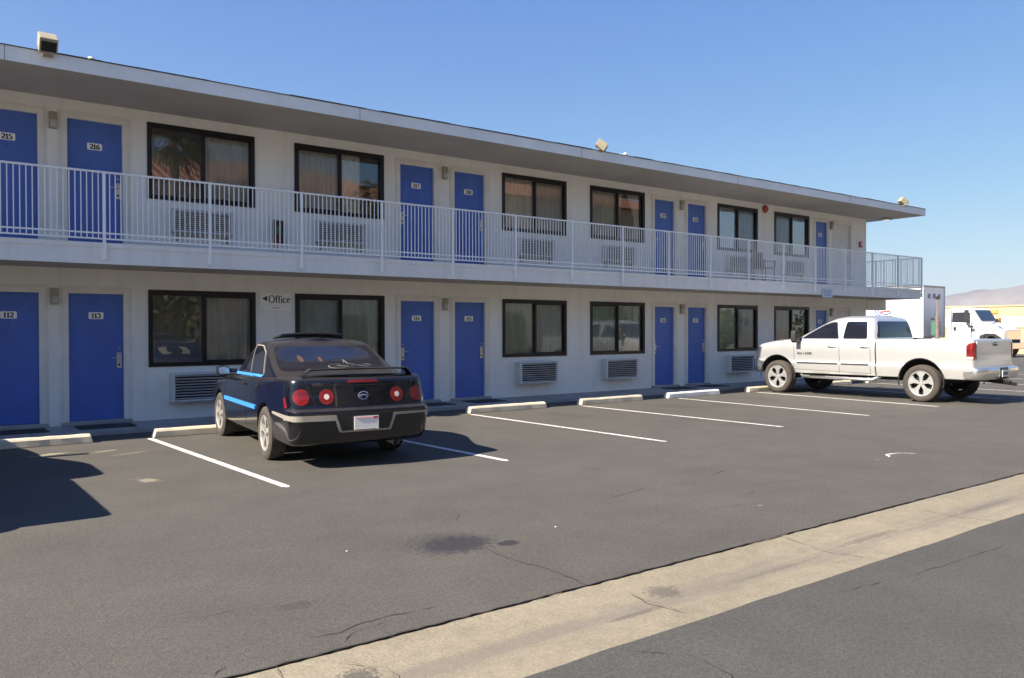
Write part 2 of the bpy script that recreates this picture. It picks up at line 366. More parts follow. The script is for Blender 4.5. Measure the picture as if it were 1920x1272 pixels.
# ------------------------------------------------------------------ stroke lettering (serif-like broad pen)
def arc(cx,cy,rx,ry,a0,a1,n=12): return [(cx+rx*math.cos(R(a0+(a1-a0)*i/n)),cy+ry*math.sin(R(a0+(a1-a0)*i/n))) for i in range(n+1)]
SER=lambda x,y,w=.14:[(x-w,y),(x+w,y)]
GL={
'0':(.62,[arc(.31,.5,.25,.46,90,450,20)]),
'1':(.5,[[(.08,.78),(.26,.96),(.26,.04)],SER(.26,.03,.2)]),
'2':(.62,[arc(.3,.70,.23,.26,170,-30,10)+[(.08,.05)],[(.06,.05),(.56,.05),(.57,.2)]]),
'3':(.6,[arc(.28,.72,.21,.24,160,-80,10),arc(.28,.27,.25,.26,85,-160,10)]),
'4':(.64,[[(.42,.03),(.42,.96),(.05,.32),(.6,.32)],SER(.42,.03,.13)]),
'5':(.6,[[(.53,.95),(.15,.95),(.12,.55)],arc(.27,.30,.25,.28,120,-150,12)]),
'6':(.62,[[(.5,.93),(.3,.85),(.13,.6)]+arc(.31,.29,.22,.26,160,-190,16)]),
'7':(.6,[[(.06,.8),(.07,.94),(.56,.94),(.25,.03)]]),
'8':(.62,[arc(.31,.73,.19,.22,90,450,14),arc(.31,.27,.24,.25,90,450,16)]),
'9':(.62,[arc(.31,.69,.22,.26,-20,-380,16)+[(.48,.35),(.33,.12),(.12,.05)]]),
'O':(.92,[arc(.46,.5,.40,.47,90,450,26)]),
'f':(.42,[[(.46,.86),(.38,.97),(.28,.93),(.22,.78),(.22,.04)],[(.04,.64),(.42,.64)],SER(.22,.03,.13)]),
'i':(.34,[[(.08,.62),(.19,.65),(.19,.04)],SER(.19,.03,.13),[(.19,.80),(.19,.90)]]),
'c':(.56,[arc(.32,.34,.24,.31,50,310,14)]),
'e':(.60,[[(.1,.36),(.54,.42)]+arc(.32,.36,.23,.29,15,310,14)]),
'R':(.66,[[(.14,.04),(.14,.96)]+arc(.28,.74,.24,.22,90,-90,8)+[(.16,.5)],[(.3,.5),(.6,.04)]]),
'A':(.68,[[(.05,.04),(.33,.96),(.62,.04)],[(.15,.34),(.52,.34)]]),
'M':(.84,[[(.1,.04),(.14,.96),(.42,.2),(.7,.96),(.74,.04)]]),
'P':(.6,[[(.14,.04),(.14,.96)]+arc(.26,.72,.24,.24,90,-90,8)+[(.16,.48)]]),
'L':(.56,[[(.14,.96),(.14,.05),(.52,.05)]]),
'S':(.56,[arc(.28,.73,.2,.22,40,260,9)+arc(.28,.27,.22,.24,80,-150,9)]),
'H':(.68,[[(.12,.04),(.12,.96)],[(.56,.04),(.56,.96)],[(.12,.5),(.56,.5)]]),
'E':(.58,[[(.52,.95),(.13,.95),(.13,.05),(.53,.05)],[(.13,.5),(.44,.5)]]),
'I':(.3,[[(.15,.04),(.15,.96)]]),
'<':(.5,[]),' ':(.35,[])}
def letters(mb,text,x0,z0,h,y,pen=.13,thin=.45,mi=1,face=-1,plane='xz',T=None,width=1.,flip=False):
    """writes text; the strokes are thin ribbons lying in front of plane y (each stroke 0.3 mm further out)"""
    x=0; k=0; tot=sum(GL[c][0] for c in text)*h*width
    for ch in text:
        w,strokes=GL[ch]
        for st in strokes:
            k+=1; L=[];Rr=[]
            for i,p in enumerate(st):
                a=Vector(st[max(i-1,0)]);b=Vector(st[min(i+1,len(st)-1)]); d=(b-a).normalized()
                t=pen*(thin+(1-thin)*abs(d.y))*.5; nx,ny=-d.y*t,d.x*t
                L.append((p[0]+nx,p[1]+ny)); Rr.append((p[0]-nx,p[1]-ny))
            n=len(st); vs=[]
            for (px,py) in L+Rr:
                u=(x+px*h*width) if not flip else (tot-(x+px*h*width))
                v=Vector((x0+u,y+face*(.0008+.0003*(k%4)),z0+py*h))
                if T is not None: v=T@v
                vs.append(v)
            mb.add(vs,[(i,i+1,n+i+1,n+i) for i in range(n-1)],mi)
        x+=w*h*width
    return tot

# ================================================================== CAMERA
cam=bpy.data.cameras.new('camera'); co=bpy.data.objects.new('camera',cam); COL.objects.link(co); sc.camera=co
al=R(53.0544); pi_=R(-.5992); ro=R(-.1474)
fw=Vector((math.cos(al),math.sin(al),0)); rt=Vector((math.sin(al),-math.cos(al),0)); up=Vector((0,0,1))
fw2=fw*math.cos(pi_)+up*math.sin(pi_); up2=up*math.cos(pi_)-fw*math.sin(pi_)
rt3=rt*math.cos(ro)+up2*math.sin(ro); up3=up2*math.cos(ro)-rt*math.sin(ro)
mw=Matrix((rt3,up3,-fw2)).transposed().to_4x4(); mw.translation=Vector((0,-14.2743,1.4201)); co.matrix_world=mw
cam.sensor_width=36; cam.lens=1515.8458/1920*36; cam.clip_end=30000; cam.clip_start=.1

# ================================================================== WORLD
SUN=Vector((-1.15,.045,1.0)).normalized()
w=bpy.data.worlds.new('World'); sc.world=w; w.use_nodes=True; nt=w.node_tree
sky=nt.nodes.new('ShaderNodeTexSky'); sky.sky_type='NISHITA'; sky.sun_disc=False
sky.sun_elevation=math.asin(SUN.z); sky.sun_rotation=math.atan2(SUN.x,SUN.y)
sky.air_density=.95; sky.dust_density=.0; sky.ozone_density=4.0; sky.altitude=1500
# gentler contrast between zenith and horizon, as in the photograph's clear desert sky
sep=nt.nodes.new('ShaderNodeSeparateColor'); cmb=nt.nodes.new('ShaderNodeCombineColor'); lk(nt,sky.outputs[0],sep.inputs[0])
for k_,(e_,g_) in enumerate(((1.08,.566),(.82,.87),(.36,2.10))):
    lk(nt,mth(nt,'MULTIPLY',mth(nt,'POWER',sep.outputs[k_],e_),g_),cmb.inputs[k_])
lk(nt,cmb.outputs[0],nt.nodes['Background'].inputs[0]); nt.nodes['Background'].inputs[1].default_value=.087
sl=bpy.data.lights.new('sun','SUN'); sl.energy=5.0; sl.angle=R(.53); sl.color=(1,.90,.76)
so=bpy.data.objects.new('sun',sl); COL.objects.link(so); so.rotation_euler=SUN.to_track_quat('Z','Y').to_euler(); so.location=(0,0,40)
sc.view_settings.view_transform='Standard'; sc.view_settings.look='None'; sc.view_settings.gamma=1; sc.view_settings.exposure=1.32
sc.cycles.max_bounces=8; sc.cycles.transparent_max_bounces=12

# ================================================================== GROUND
def sheet(name,poly,z,mat,kind='structure'):
    mb=MB(mat); mb.add([(x,y,z) for x,y in poly],[tuple(range(len(poly)))]); o=mb.build(name,fix=False); o['kind']=kind; return o
sheet('ground',[(-7000,-7000),(7000,-7000),(7000,7000),(-7000,7000)],GZ-.012,M_base)
random.seed(3)
def ragged(x0,x1,y,amp,step=.12):
    pts=[];x=x0;v=0
    while x<x1:
        v=v*.8+random.uniform(-amp,amp)*.6; pts.append((x,y+v)); x+=step*random.uniform(.6,1.4)
    pts.append((x1,y)); return pts
gu=ragged(-14,30,-10.665,.011); gl=ragged(-14,30,-11.455,.011)
sheet('parking_lot',[(-30,-10.665)]+gu+[(60,-10.665),(60,40),(-30,40)],GZ,M_asph)
sheet('driveway',[(-30,-26),(60,-26),(60,-11.455)]+gl[::-1]+[(-30,-11.455)],GZ,M_asph2)
M_bounce=concrete('bounce_concrete',(.66,.61,.52),False)
sheet('bounce_pavement',[(-30,-20.9),(60,-20.9),(60,-15.6),(-30,-15.6)],GZ+.006,M_bounce)  # unseen pale strip, added to bounce sunlight onto the shaded motel wall
# gutter: shallow V channel
mb=MB(M_gutter); xs=[-30]+[(-14+i*.5) for i in range(89)]+[60]
vs=[];fs=[]
for x in xs:
    for y,z in ((-10.62,-.004),(-10.85,-.016),(-11.08,-.026),(-11.28,-.014),(-11.50,-.004)): vs.append((x,y,GZ+z+.0))
for i in range(len(xs)-1):
    for j in range(4): a=i*5+j; fs.append((a,a+1,a+6,a+5))
mb.add(vs,fs); g=mb.build('gutter',fix=False); g['kind']='structure'
for p in g.data.polygons:
    if p.normal.z<0: p.flip()
bpy.data.objects['ground'].location.z=-.03
# gutter joints and cracks
def crack(pts,w,z,name='pavement_crack',jag=.5,mat=M_crack,seed=0,wv=.6,solid=False):
    random.seed(seed); P=[]
    for (a,b) in zip(pts[:-1],pts[1:]):
        a=Vector(a);b=Vector(b);L=(b-a).length;n=max(2,int(L/.05)); d=(b-a)/n; nr=Vector((-d.y,d.x)).normalized()
        for i in range(n):
            e=min(i,n-i)/n; P.append(a+d*i+nr*random.uniform(-1,1)*.016*jag)
    P.append(Vector(pts[-1])); m=MB(mat); vs=[];N=len(P)
    for i,p in enumerate(P):
        d=(P[min(i+1,N-1)]-P[max(i-1,0)]).normalized(); nr=Vector((-d.y,d.x)); t=w*(.5 if mat is M_line else .32*(1 if math.sin(i*.41+seed)+.7*math.sin(i*.13+seed*2.3)>-.35 or solid else .03))*random.uniform(1-wv,1+wv)*(.35 if i in(0,N-1) else 1)
        vs+= [(p.x+nr.x*t,p.y+nr.y*t,z),(p.x-nr.x*t,p.y-nr.y*t,z)]
    m.add(vs,[(2*i,2*i+1,2*i+3,2*i+2) for i in range(N-1)]); o=m.build(name,fix=False); o['kind']='structure'
    for p in o.data.polygons:
        if p.normal.z<0: p.flip()
    return o
cz=GZ+.004
crack([(3.25,-9.62),(3.24,-9.95),(3.30,-10.3),(3.27,-10.66)],.012,cz,seed=1,solid=True)
crack([(1.10,-10.63),(1.20,-10.48),(1.42,-10.40),(1.76,-10.47),(2.1,-10.40),(2.35,-10.44)],.008,cz,seed=2,jag=1.3)
crack([(1.72,-10.60),(1.80,-10.52),(2.02,-10.47)],.007,cz,seed=3)
crack([(2.15,-10.1),(2.30,-10.32),(2.38,-10.44)],.007,cz,seed=4,mat=M_crack2)
crack([(1.02,-9.75),(1.25,-9.83),(1.45,-9.80)],.006,cz,seed=5,mat=M_crack2)
crack([(5.2,-8.9),(5.9,-8.75),(6.3,-8.9),(7.2,-8.6)],.009,cz,seed=6,mat=M_crack2)
crack([(6.2,-9.6),(6.9,-9.35),(7.3,-9.45)],.009,cz,seed=7,mat=M_crack2)
crack([(3.6,-8.2),(3.75,-8.55),(3.55,-8.8)],.007,cz,seed=8,mat=M_crack2)
crack([(4.6,-9.9),(5.3,-9.75),(6.1,-9.85)],.006,cz,seed=18,mat=M_crack2)
crack([(2.75,-11.52),(2.95,-11.75),(2.93,-12.0),(2.7,-12.15)],.007,cz,seed=9)
crack([(4.0,-11.6),(5.0,-11.75),(6.2,-11.8)],.007,cz,seed=10,mat=M_crack2)
for x in (1.35,3.42,5.2,7.0,8.8,10.6): crack([(x,-10.67),(x-.06,-11.05),(x-.02,-11.45)],.010,GZ+.001,name='gutter_joint',jag=.5,seed=int(x*7),mat=M_joint)
crack([(1.55,-10.72),(1.75,-11.0),(1.72,-11.2),(1.9,-11.38)],.006,GZ+.001,name='gutter_joint',jag=1,seed=31,mat=M_joint)
# dark ragged joint along the gutter's upper edge
crack([(-2,-10.668),(3,-10.668),(8,-10.664),(16,-10.666),(26,-10.666)],0.017,cz+.001,name='edge_joint',jag=.35,solid=True,seed=11,wv=.75)
# parking lines
LN=[((2.80,-1.9),(3.0,-6.62)),((5.45,-1.95),(5.66,-6.66)),((8.28,-2.0),(8.36,-6.68)),((10.99,-2.0),(11.08,-6.66)),((13.9,-2.0),(13.74,-6.6)),((16.75,-2.0),(16.42,-6.55)),
    ((19.5,-1.9),(19.25,-6.55)),((22.2,-1.9),(22.0,-6.5)),((24.9,-1.9),(24.75,-6.5)),((27.6,-1.9),(27.5,-6.5)),((30.3,-1.9),(30.3,-6.5)),((33.2,-1.9),(33.2,-6.5)),((36,-1.9),(36.1,-6.5)),((.1,-1.9),(.25,-6.6)),((-2.6,-1.9),(-2.5,-6.6))]
for i,(a,b) in enumerate(LN):
    o=crack([a,b],.088,GZ+.0045,name='parking_line',jag=.06,mat=M_line,seed=40+i,wv=.05)
crack([(9.45,-9.25),(9.62,-9.12),(9.85,-9.15),(9.98,-9.3)],.035,GZ+.0045,name='old_paint_mark',jag=.2,mat=M_line,seed=77)
# sidewalk with its kerb
mb=MB(M_walk); mb.box(-12,27.2,-1.08,8.6,GZ-.05,-.05); o=mb.build('sidewalk',bevel=.01); o['kind']='structure'
mb=MB(M_crack)
for i in range(29): mb.box(-1.3+i*1.37,-1.29+i*1.37,-1.075,0,-.052,-.0485)
o=mb.build('sidewalk_joints'); o['kind']='structure'

# ================================================================== MOTEL
X0=-9.5; X1=25.3255; UF=2.7235; DZ=2.7427
motel=thing('motel','long two storey white stucco motel with blue doors and dark framed windows','motel',(X0,0,-.05))
def P(mb,name,**k):
    o=mb.build(name,**k); o.parent=motel; o.location=(-X0,0,.05); return o
doors=[('112',.855,1.670,'L'),('113',2.0464,2.8615,'R'),('114',7.9323,8.7456,'L'),('115',9.2179,10.0134,'R'),('116',15.2629,16.0286,'L'),('117',16.5217,17.2808,'R'),('118',22.4037,23.0703,'L')]
upnum={'112':'215','113':'216','114':'217','115':'218','116':'219','117':'220','118':'221'}
wins=[(-1.32,.48),(3.2432,4.9922),(5.7677,7.5609),(10.491,12.3003),(13.0835,14.8932),(17.7703,19.5041),(20.3378,22.0513)]
WL=(.8528,2.0912); WU=(3.6334,4.8532); WD=(23.46,24.39)
ops=[]
for n,a,b,s in doors+[('w',WD[0],WD[1],'R')]:
    ops.append((a-.0,b+.0,0.0,2.03)); ops.append((a,b,UF,2.03+DZ))
for a,b in wins: ops.append((a,b,*WL)); ops.append((a,b,*WU))
xs=sorted({X0,X1}|{o[0] for o in ops}|{o[1] for o in ops}); zs=sorted({-.06,5.05}|{o[2] for o in ops}|{o[3] for o in ops})
mb=MB(M_wall)
def inside(x,z): return any(o[0]<x<o[1] and o[2]<z<o[3] for o in ops)
idx={}
for i,x in enumerate(xs):
    for j,z in enumerate(zs): idx[i,j]=len(mb.v); mb.v.append((x,0,z))
for i in range(len(xs)-1):
    for j in range(len(zs)-1):
        if not inside((xs[i]+xs[i+1])/2,(zs[j]+zs[j+1])/2): mb.f.append((idx[i,j],idx[i+1,j],idx[i+1,j+1],idx[i,j+1])); mb.m.append(0)
for a,b,c,d in ops:  # reveals
    mb.add([(a,0,c),(a,.16,c),(a,.16,d),(a,0,d)],[(0,1,2,3)]); mb.add([(b,0,c),(b,.16,c),(b,.16,d),(b,0,d)],[(3,2,1,0)])
    mb.add([(a,0,d),(a,.16,d),(b,.16,d),(b,0,d)],[(0,1,2,3)]); mb.add([(a,0,c),(a,.16,c),(b,.16,c),(b,0,c)],[(3,2,1,0)])
# other walls of the block
mb.add([(X1,0,-.06),(X1,8,-.06),(X1,8,5.05),(X1,0,5.05),(X0,0,-.06),(X0,8,-.06),(X0,8,5.05),(X0,0,5.05)],[(0,1,2,3),(5,4,7,6),(1,5,6,2)])
# inner partitions so that rooms are dark
for x in (-2,2.0,5.4,8.98,12.7,16.27,19.9,22.2): mb.box(x-.05,x+.05,.2,7.9,-.05,5.0)
mb.box(X0+.1,X1-.1,1.6,1.7,-.05,5.0)
# dropped beam at the end of the walkway
mb.box(X1+.003,26.55,-.02,.25,2.07,2.41)
P(mb,'wall',fix=False)
# balcony slab
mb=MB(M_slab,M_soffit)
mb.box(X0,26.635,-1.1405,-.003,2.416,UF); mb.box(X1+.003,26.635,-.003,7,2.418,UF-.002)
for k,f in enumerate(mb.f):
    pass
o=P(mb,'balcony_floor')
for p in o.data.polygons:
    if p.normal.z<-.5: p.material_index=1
mb=MB(M_slab); mb.box(X0,26.647,-1.1525,-1.1415,UF-.068,UF+.004); mb.box(26.636,26.6475,-1.1405,7,UF-.068,UF+.004); P(mb,'balcony_edge_trim')
# roof
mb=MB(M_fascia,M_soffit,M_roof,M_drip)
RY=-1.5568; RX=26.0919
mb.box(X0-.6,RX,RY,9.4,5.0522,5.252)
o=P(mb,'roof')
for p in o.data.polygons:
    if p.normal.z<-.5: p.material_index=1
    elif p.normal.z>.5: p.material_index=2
mb=MB(M_drip); random.seed(5)
x=X0-.6
while x<RX:      # slightly uneven edge of the roofing felt
    x2=min(RX+.012,x+random.uniform(.3,.7)); mb.box(x,x2,RY-.014,RY+.25,5.2525,5.262+random.uniform(0,.012)); x=x2+.001
mb.box(RX-.25,RX+.012,RY+.252,9.41,5.2525,5.266); P(mb,'drip_edge')
# fascia joints
for x in (-4.2,1.1,6.3,11.4,16.6,21.7):
    mb=MB(M_drip); mb.box(x,x+.006,RY-.0022,RY-.0002,5.054,5.25); P(mb,'fascia_joint')

def door(n,a,b,side,z0,num,white=False):
    d=MB(M_doorw if white else M_door); d.box(a+.012,b-.012,.045,.09,z0+.012,z0+2.022); d=P(d,'door')
    if num and side: pass
    k=MB(M_trim); t=.075; pr=-.018
    k.box(a-t,a+.012,pr,.05,z0-.0,z0+2.03+t); k.box(b-.012,b+t,pr,.05,z0,z0+2.03+t); k.box(a+.0125,b-.0125,pr,.05,z0+2.022,z0+2.03+t)
    k.box(a-.115,a-t-.0005,-.008,.0,z0,z0+2.03+.115); k.box(b+t+.0005,b+.115,-.008,0,z0,z0+2.03+.115); k.box(a-t,b+t,-.008,0,z0+2.0305+t,z0+2.03+.115)
    P(k,'door_frame',bevel=.004)
    if z0<1:
        s=MB(M_walk); s.box(a-.1,b+.1,-.10,.04,z0-.049,z0-.002); P(s,'threshold',bevel=.006)
    def S(m,name,**q):
        o=m.build(name,**q); o.parent=d; return o
    if num:
        m=MB(M_plate,M_ink); cx=(a+b)/2; hw=.108 if b-a>.78 else .1; zc=z0+1.675-(.0 if z0<1 else .045)
        r=.02; pts=[]
        for qx,qz,s0 in ((cx+hw-r,zc+.055-r,0),(cx-hw+r,zc+.055-r,90),(cx-hw+r,zc-.055+r,180),(cx+hw-r,zc-.055+r,270)):
            pts+=[(qx+r*math.cos(R(s0+t*30)),qz+r*math.sin(R(s0+t*30))) for t in range(4)]
        m.prism(pts,'y',.040,.0445)
        h=.078; tw=sum(GL[c][0] for c in num)*h*1.08
        letters(m,num,cx-tw/2,zc-h/2,h,.0395,pen=.25,thin=.5,width=1.08); S(m,'number_plate',fix=False)
    hx=(b-.075) if side=='R' else (a+.075); sg=-1 if side=='R' else 1
    m=MB(M_steel,M_dark); zc=z0+.955
    m.box(hx-.036,hx+.036,.03,.0445,zc-.125,zc+.125)
    m.tube([(hx,.03,zc+.045),(hx,-.015,zc+.045),(hx+sg*.03,-.02,zc+.045),(hx+sg*.115,-.02,zc+.042)],.0105,8)
    m.lathe([(.022,.0),(.022,.016),(.03,.018)],12,'y',(hx,0,zc-.07),1); m.lathe([(.024,.0),(.024,.008),(.03,.009)],10,'y',(hx,0,zc+.098),1)
    m.lathe([(.02,0),(.02,.012),(.044,.014)],12,'y',(hx+.0,0,zc+.19),0)
    S(m,'handle',bevel=.002)
    hs=(a+.006) if side=='R' else (b-.006)
    for hz_ in (.25,1.02,1.80):
        m=MB(M_steel); m.tube([(hs,.028,z0+hz_-.05),(hs,.028,z0+hz_+.05)],.009,6); S(m,'hinge')
    m=MB(M_ink); m.lathe([(.04,0),(.04,.008),(.0446,.009)],10,'y',((a+b)/2,0,z0+1.5)); S(m,'peephole')
    return d
dobs={}
for n,a,b,s in doors:
    dobs[n]=door(n,a,b,s,0.0,n); dobs[upnum[n]]=door(n,a,b,s,UF+.012,upnum[n])
    # wide gap filler between slab top and door (upper sill)
for z in (0.0,UF+.012): door('w',WD[0],WD[1],'R',z,None,True)

def window(a,b,z0,z1,cur,screen,gm=None):
    """dark aluminium slider; cur = list of (u0,u1,material) curtain spans (0..1), screen='L'/'R'"""
    f=MB(M_bronze); t=.052; y0,y1=-.022,.06; m=(a+b)/2
    f.box(a-.02,a+t,y0,y1,z0-.02,z1+.02); f.box(b-t,b+.02,y0,y1,z0-.02,z1+.02)
    f.box(a+t+.0005,b-t-.0005,y0,y1,z1-t-.015,z1+.02); f.box(a+t+.0005,b-t-.0005,y0,y1,z0-.02,z0+t)
    f.box(m-.022,m+.022,y0+.012,y1-.004,z0+t+.0005,z1-t-.0155)
    sx0,sx1=((a+t+.001,m-.023) if screen=='L' else (m+.023,b-t-.001))
    w_=MB(M_bronze)
    for (p,q,r,s2) in ((sx0,sx0+.02,z0+t+.001,z1-t-.016),(sx1-.02,sx1,z0+t+.001,z1-t-.016),(sx0+.0205,sx1-.0205,z0+t+.001,z0+t+.022),(sx0+.0205,sx1-.0205,z1-t-.037,z1-t-.016)):
        f.box(p,q,.004,.03,r,s2)
    W=P(f,'window',bevel=.003); 
    for k,(p,q) in enumerate(((a+t-.005,m),(m,b-t+.005))):
        sc_=(k==0 and screen=='L') or (k==1 and screen=='R')
        g=MB(M_screen if sc_ else (gm or M_glass)); yy=.038 if sc_ else .046
        g.add([(p,yy,z0+t-.005),(q,yy,z0+t-.005),(q,yy,z1-t),(p,yy,z1-t)],[(0,1,2,3)])
        o=g.build('pane',fix=False); o.parent=W
    for (u0,u1,mt) in cur:
        c=MB(mt); xa=a+.03+(b-a-.06)*u0; xb=a+.03+(b-a-.06)*u1; n=max(8,int((xb-xa)/.011)); zt=z1-.03; zb=z0+.04
        ph=random.uniform(0,6); vs=[]
        for i in range(n+1):
            x=xa+(xb-xa)*i/n; am=.020+.008*math.sin(x*5+ph)
            for j in range(7):
                tt=j/6; z=zt+(zb-zt)*tt
                vs.append((x+.006*math.sin(x*9+tt*3)*tt,.097+am*(.6+.5*tt)*math.sin(x*2*math.pi/.098+ph+.5*math.sin(x*13)+.25*tt),z))
        c.add(vs,[(i*7+j,(i+1)*7+j,(i+1)*7+j+1,i*7+j+1) for i in range(n) for j in range(6)])
        o=c.build('curtain',fix=False,smooth=80); o.parent=W
    return W
random.seed(11)
window(*wins[0],*WL,[(0,1,M_cur)],'L'); window(*wins[0],*WU,[(0,1,M_cur)],'R')
window(*wins[1],*WL,[(.52,1,M_cur)],'R'); window(*wins[1],*WU,[(.5,1,M_cur)],'R')
window(*wins[2],*WL,[(0,.96,M_curg)],'L'); window(*wins[2],*WU,[(0,.76,M_cur)],'L')
window(*wins[3],*WL,[(0,1,M_curg)],'R'); window(*wins[3],*WU,[(0,1,M_cur)],'R')
window(*wins[4],*WL,[(0,1,M_curg)],'L'); 
W=window(*wins[4],*WU,[(0,.52,M_cur)],'L')
# parted curtain: two swept-back leaves
a,b=wins[4]; 
for (xa,xt,xb) in ((a+.95,a+1.16,a+1.02),(b-.10,b-.52,b-.26)):
    c=MB(M_cur); vs=[]; n=22
    for i in range(n+1):
        for j in range(13):
            t=j/12; z=WU[1]-.05-(WU[1]-WU[0]-.1)*t
            inner=xt+(xb-xt)*min(1,t*1.7)**.8 if t<.6 else xb+(xb-xt)*-.35*((t-.6)/.4)
            x=xa+(inner-xa)*i/n; vs.append((x,.097+.014*math.sin(i/n*2*math.pi*5),z))
    c.add(vs,[(i*13+j,(i+1)*13+j,(i+1)*13+j+1,i*13+j+1) for i in range(n) for j in range(12)]); o=c.build('curtain',fix=False,smooth=80); o.parent=W
window(*wins[5],*WL,[(0,1,M_curg)],'R'); window(*wins[5],*WU,[(0,1,M_curb)],'R',M_glassb)
window(*wins[6],*WL,[(0,.5,M_cur)],'L'); window(*wins[6],*WU,[(0,1,M_curb)],'L',M_glassb)

# ---------------- air conditioners (one built, the rest copied)
def make_ac(w_,z0,z1,dep,label):
    t=thing('air_conditioner',label,'air conditioner',(0,0,z0),0,'air conditioners under the windows'); h=z1-z0
    m=MB(M_ac); hw=w_/2
    m.box(-hw,-hw+.05,-dep,-.002,0,h); m.box(hw-.05,hw,-dep,-.002,0,h); m.box(-hw+.0505,hw-.0505,-dep,-.002,h-.035,h); m.box(-hw+.0505,hw-.0505,-dep,-.002,0,.03)
    m.build('housing',t,bevel=.006)
    m=MB(M_dark); m.box(-hw+.051,hw-.051,-dep+.045,-.01,.031,h-.036); m.build('cavity',t)
    m=MB(M_ac); n=9; 
    for i in range(n):
        z=.05+(h-.105)*i/(n-1)
        T=Matrix.Translation((0,-dep+.018,z))@Matrix.Rotation(R(-32),4,'X'); m.box(-hw+.052,hw-.052,-.016,.016,-.0035,.0035,T=T)
    m.build('grille',t); return t
acl=make_ac(1.09,.245,.725,.20,'')
acu=make_ac(1.02,3.085,3.475,.13,'')
b=MB(M_beige); 
for s in (-1,1): b.box(s*.42-.02,s*.42+.02,-.12,-.002,-.14,-.001)
b.box(-.46,.46,-.11,-.002,-.05,-.0015); b.build('bracket',acu)
wl=['left of door 112','right of door 113','left of door 114','right of door 115','left of door 116','right of door 117','left of door 118']
wu=['left of door 215','right of door 216','left of door 217','right of door 218','left of door 219','right of door 220','left of door 221']
for i,(a,b_) in enumerate(wins):
    for (src,z,nm,fl) in ((acl,.245,wl[i],'ground floor'),(acu,3.085,wu[i],'balcony')):
        lab='cream metal air conditioner grille under the %s window %s'%(fl,nm)
        if i==0: src.location=((a+b_)/2-.03,0,z); src['label']=lab
        else: copy_tree(src,((a+b_)/2-.03,0,z),label=lab)
# ---------------- wall lamps
def make_lamp():
    t=thing('wall_lamp','','wall lamp',(0,0,0),0,'wall lamps between the doors')
    m=MB(M_beige); m.box(-.052,.052,-.085,-.002,.13,.25); m.box(-.052,.052,-.02,-.002,0,.1295); m.box(-.052,.052,-.085,-.021,0,.014); m.build('housing',t,bevel=.006)
    m=MB(M_lampglass); m.box(-.044,.044,-.078,-.0205,.0145,.1295); m.build('lamp_lens',t,bevel=.008); return t
lp=make_lamp(); first=True
for (x,n1,n2) in ((1.86,'112 and 113','215 and 216'),(8.98,'114 and 115','217 and 218'),(16.275,'116 and 117','219 and 220'),(23.25,'118 and the white door','221 and the white door')):
    for z,nn in ((1.845,n1),(4.56,n2)):
        lab='small beige box lamp on the wall between doors '+nn
        if first: lp.location=(x,0,z); lp['label']=lab; first=False
        else: copy_tree(lp,(x,0,z),label=lab)
# ---------------- doormats
first=None
for n,a,b_,s in doors:
    lab='black rubber doormat on the sidewalk in front of door %s'%n
    m=MB(M_mat); m.box(-.40,.40,-.27,.27,0,.012); o=m.build('doormat',bevel=.004) if first is None else first.copy()
    if first is None: first=o
    else: COL.objects.link(o)
    o.location=((a+b_)/2+.03,-.50,-.0495); tag(o,lab,'doormat','doormats at the ground floor doors')
# ---------------- railing
rail=thing('balcony_railing','long white metal railing with thin balusters along the upper walkway','railing',(X0,-1.16,UF))
def Rl(mb,name,**k): o=mb.build(name,**k); o.parent=rail; o.location=(-X0,1.16,-UF); return o
py=-1.172
m=MB(M_rail); m.box(X0,26.66,py-.019,py+.019,3.745,3.772); m.box(26.63,26.668,py+.02,6.9,3.745,3.772); Rl(m,'top_rail',bevel=.004)
for z in (2.865,2.782):
    m=MB(M_rail); m.box(X0,26.65,py-.011,py+.011,z-.011,z+.011); m.box(26.638,26.66,py+.012,6.9,z-.011,z+.011); Rl(m,'lower_rail')
px=[2.3641+1.5184*i for i in range(-7,16)]
for x in px+[26.649]:
    m=MB(M_rail); m.box(x-.02,x+.02,py-.018,py+.022,2.47,3.7445); m.box(x-.03,x+.03,py+.0225,py+.027,2.48,2.62); Rl(m,'post',bevel=.003)
for y in (.4,2.0,3.6,5.2,6.8):
    m=MB(M_rail); m.box(26.630,26.668,y-.02,y+.02,2.47,3.7445); Rl(m,'post',bevel=.003)
bal=[]
for i,x in enumerate(px+[26.649]):
    nx=(px+[26.649])[i+1] if i<len(px) else None
    if nx is None: break
    n=max(1,int(round((nx-x)/.0755))); bal+=[(x+(nx-x)*k/n) for k in range(1,n)]
bal=[x for x in bal if x>.2]
single=bal[10:110]; rest=bal[:10]+bal[110:]
m=MB(M_rail); m.box(-.0065,.0065,-.0065,.0065,2.7935,3.7447); b0=Rl(m,'baluster'); b0.location=(single[0]-X0,1.16+py,-UF)
for x in single[1:]:
    c=b0.copy(); COL.objects.link(c); c.parent=rail; c.location=(x-X0,1.16+py,-UF)
m=MB(M_rail)
for x in rest: m.box(x-.0065,x+.0065,py-.0065,py+.0065,2.7935,3.7447)
y=py+.09
while y<6.8: m.box(26.6425,26.6555,y-.0065,y+.0065,2.7935,3.7447); y+=.0995
x=X0+.05
while x<.2: m.box(x-.0065,x+.0065,py-.0065,py+.0065,2.7935,3.7447); x+=.0759
o=Rl(m,'baluster'); o['kind']='stuff'
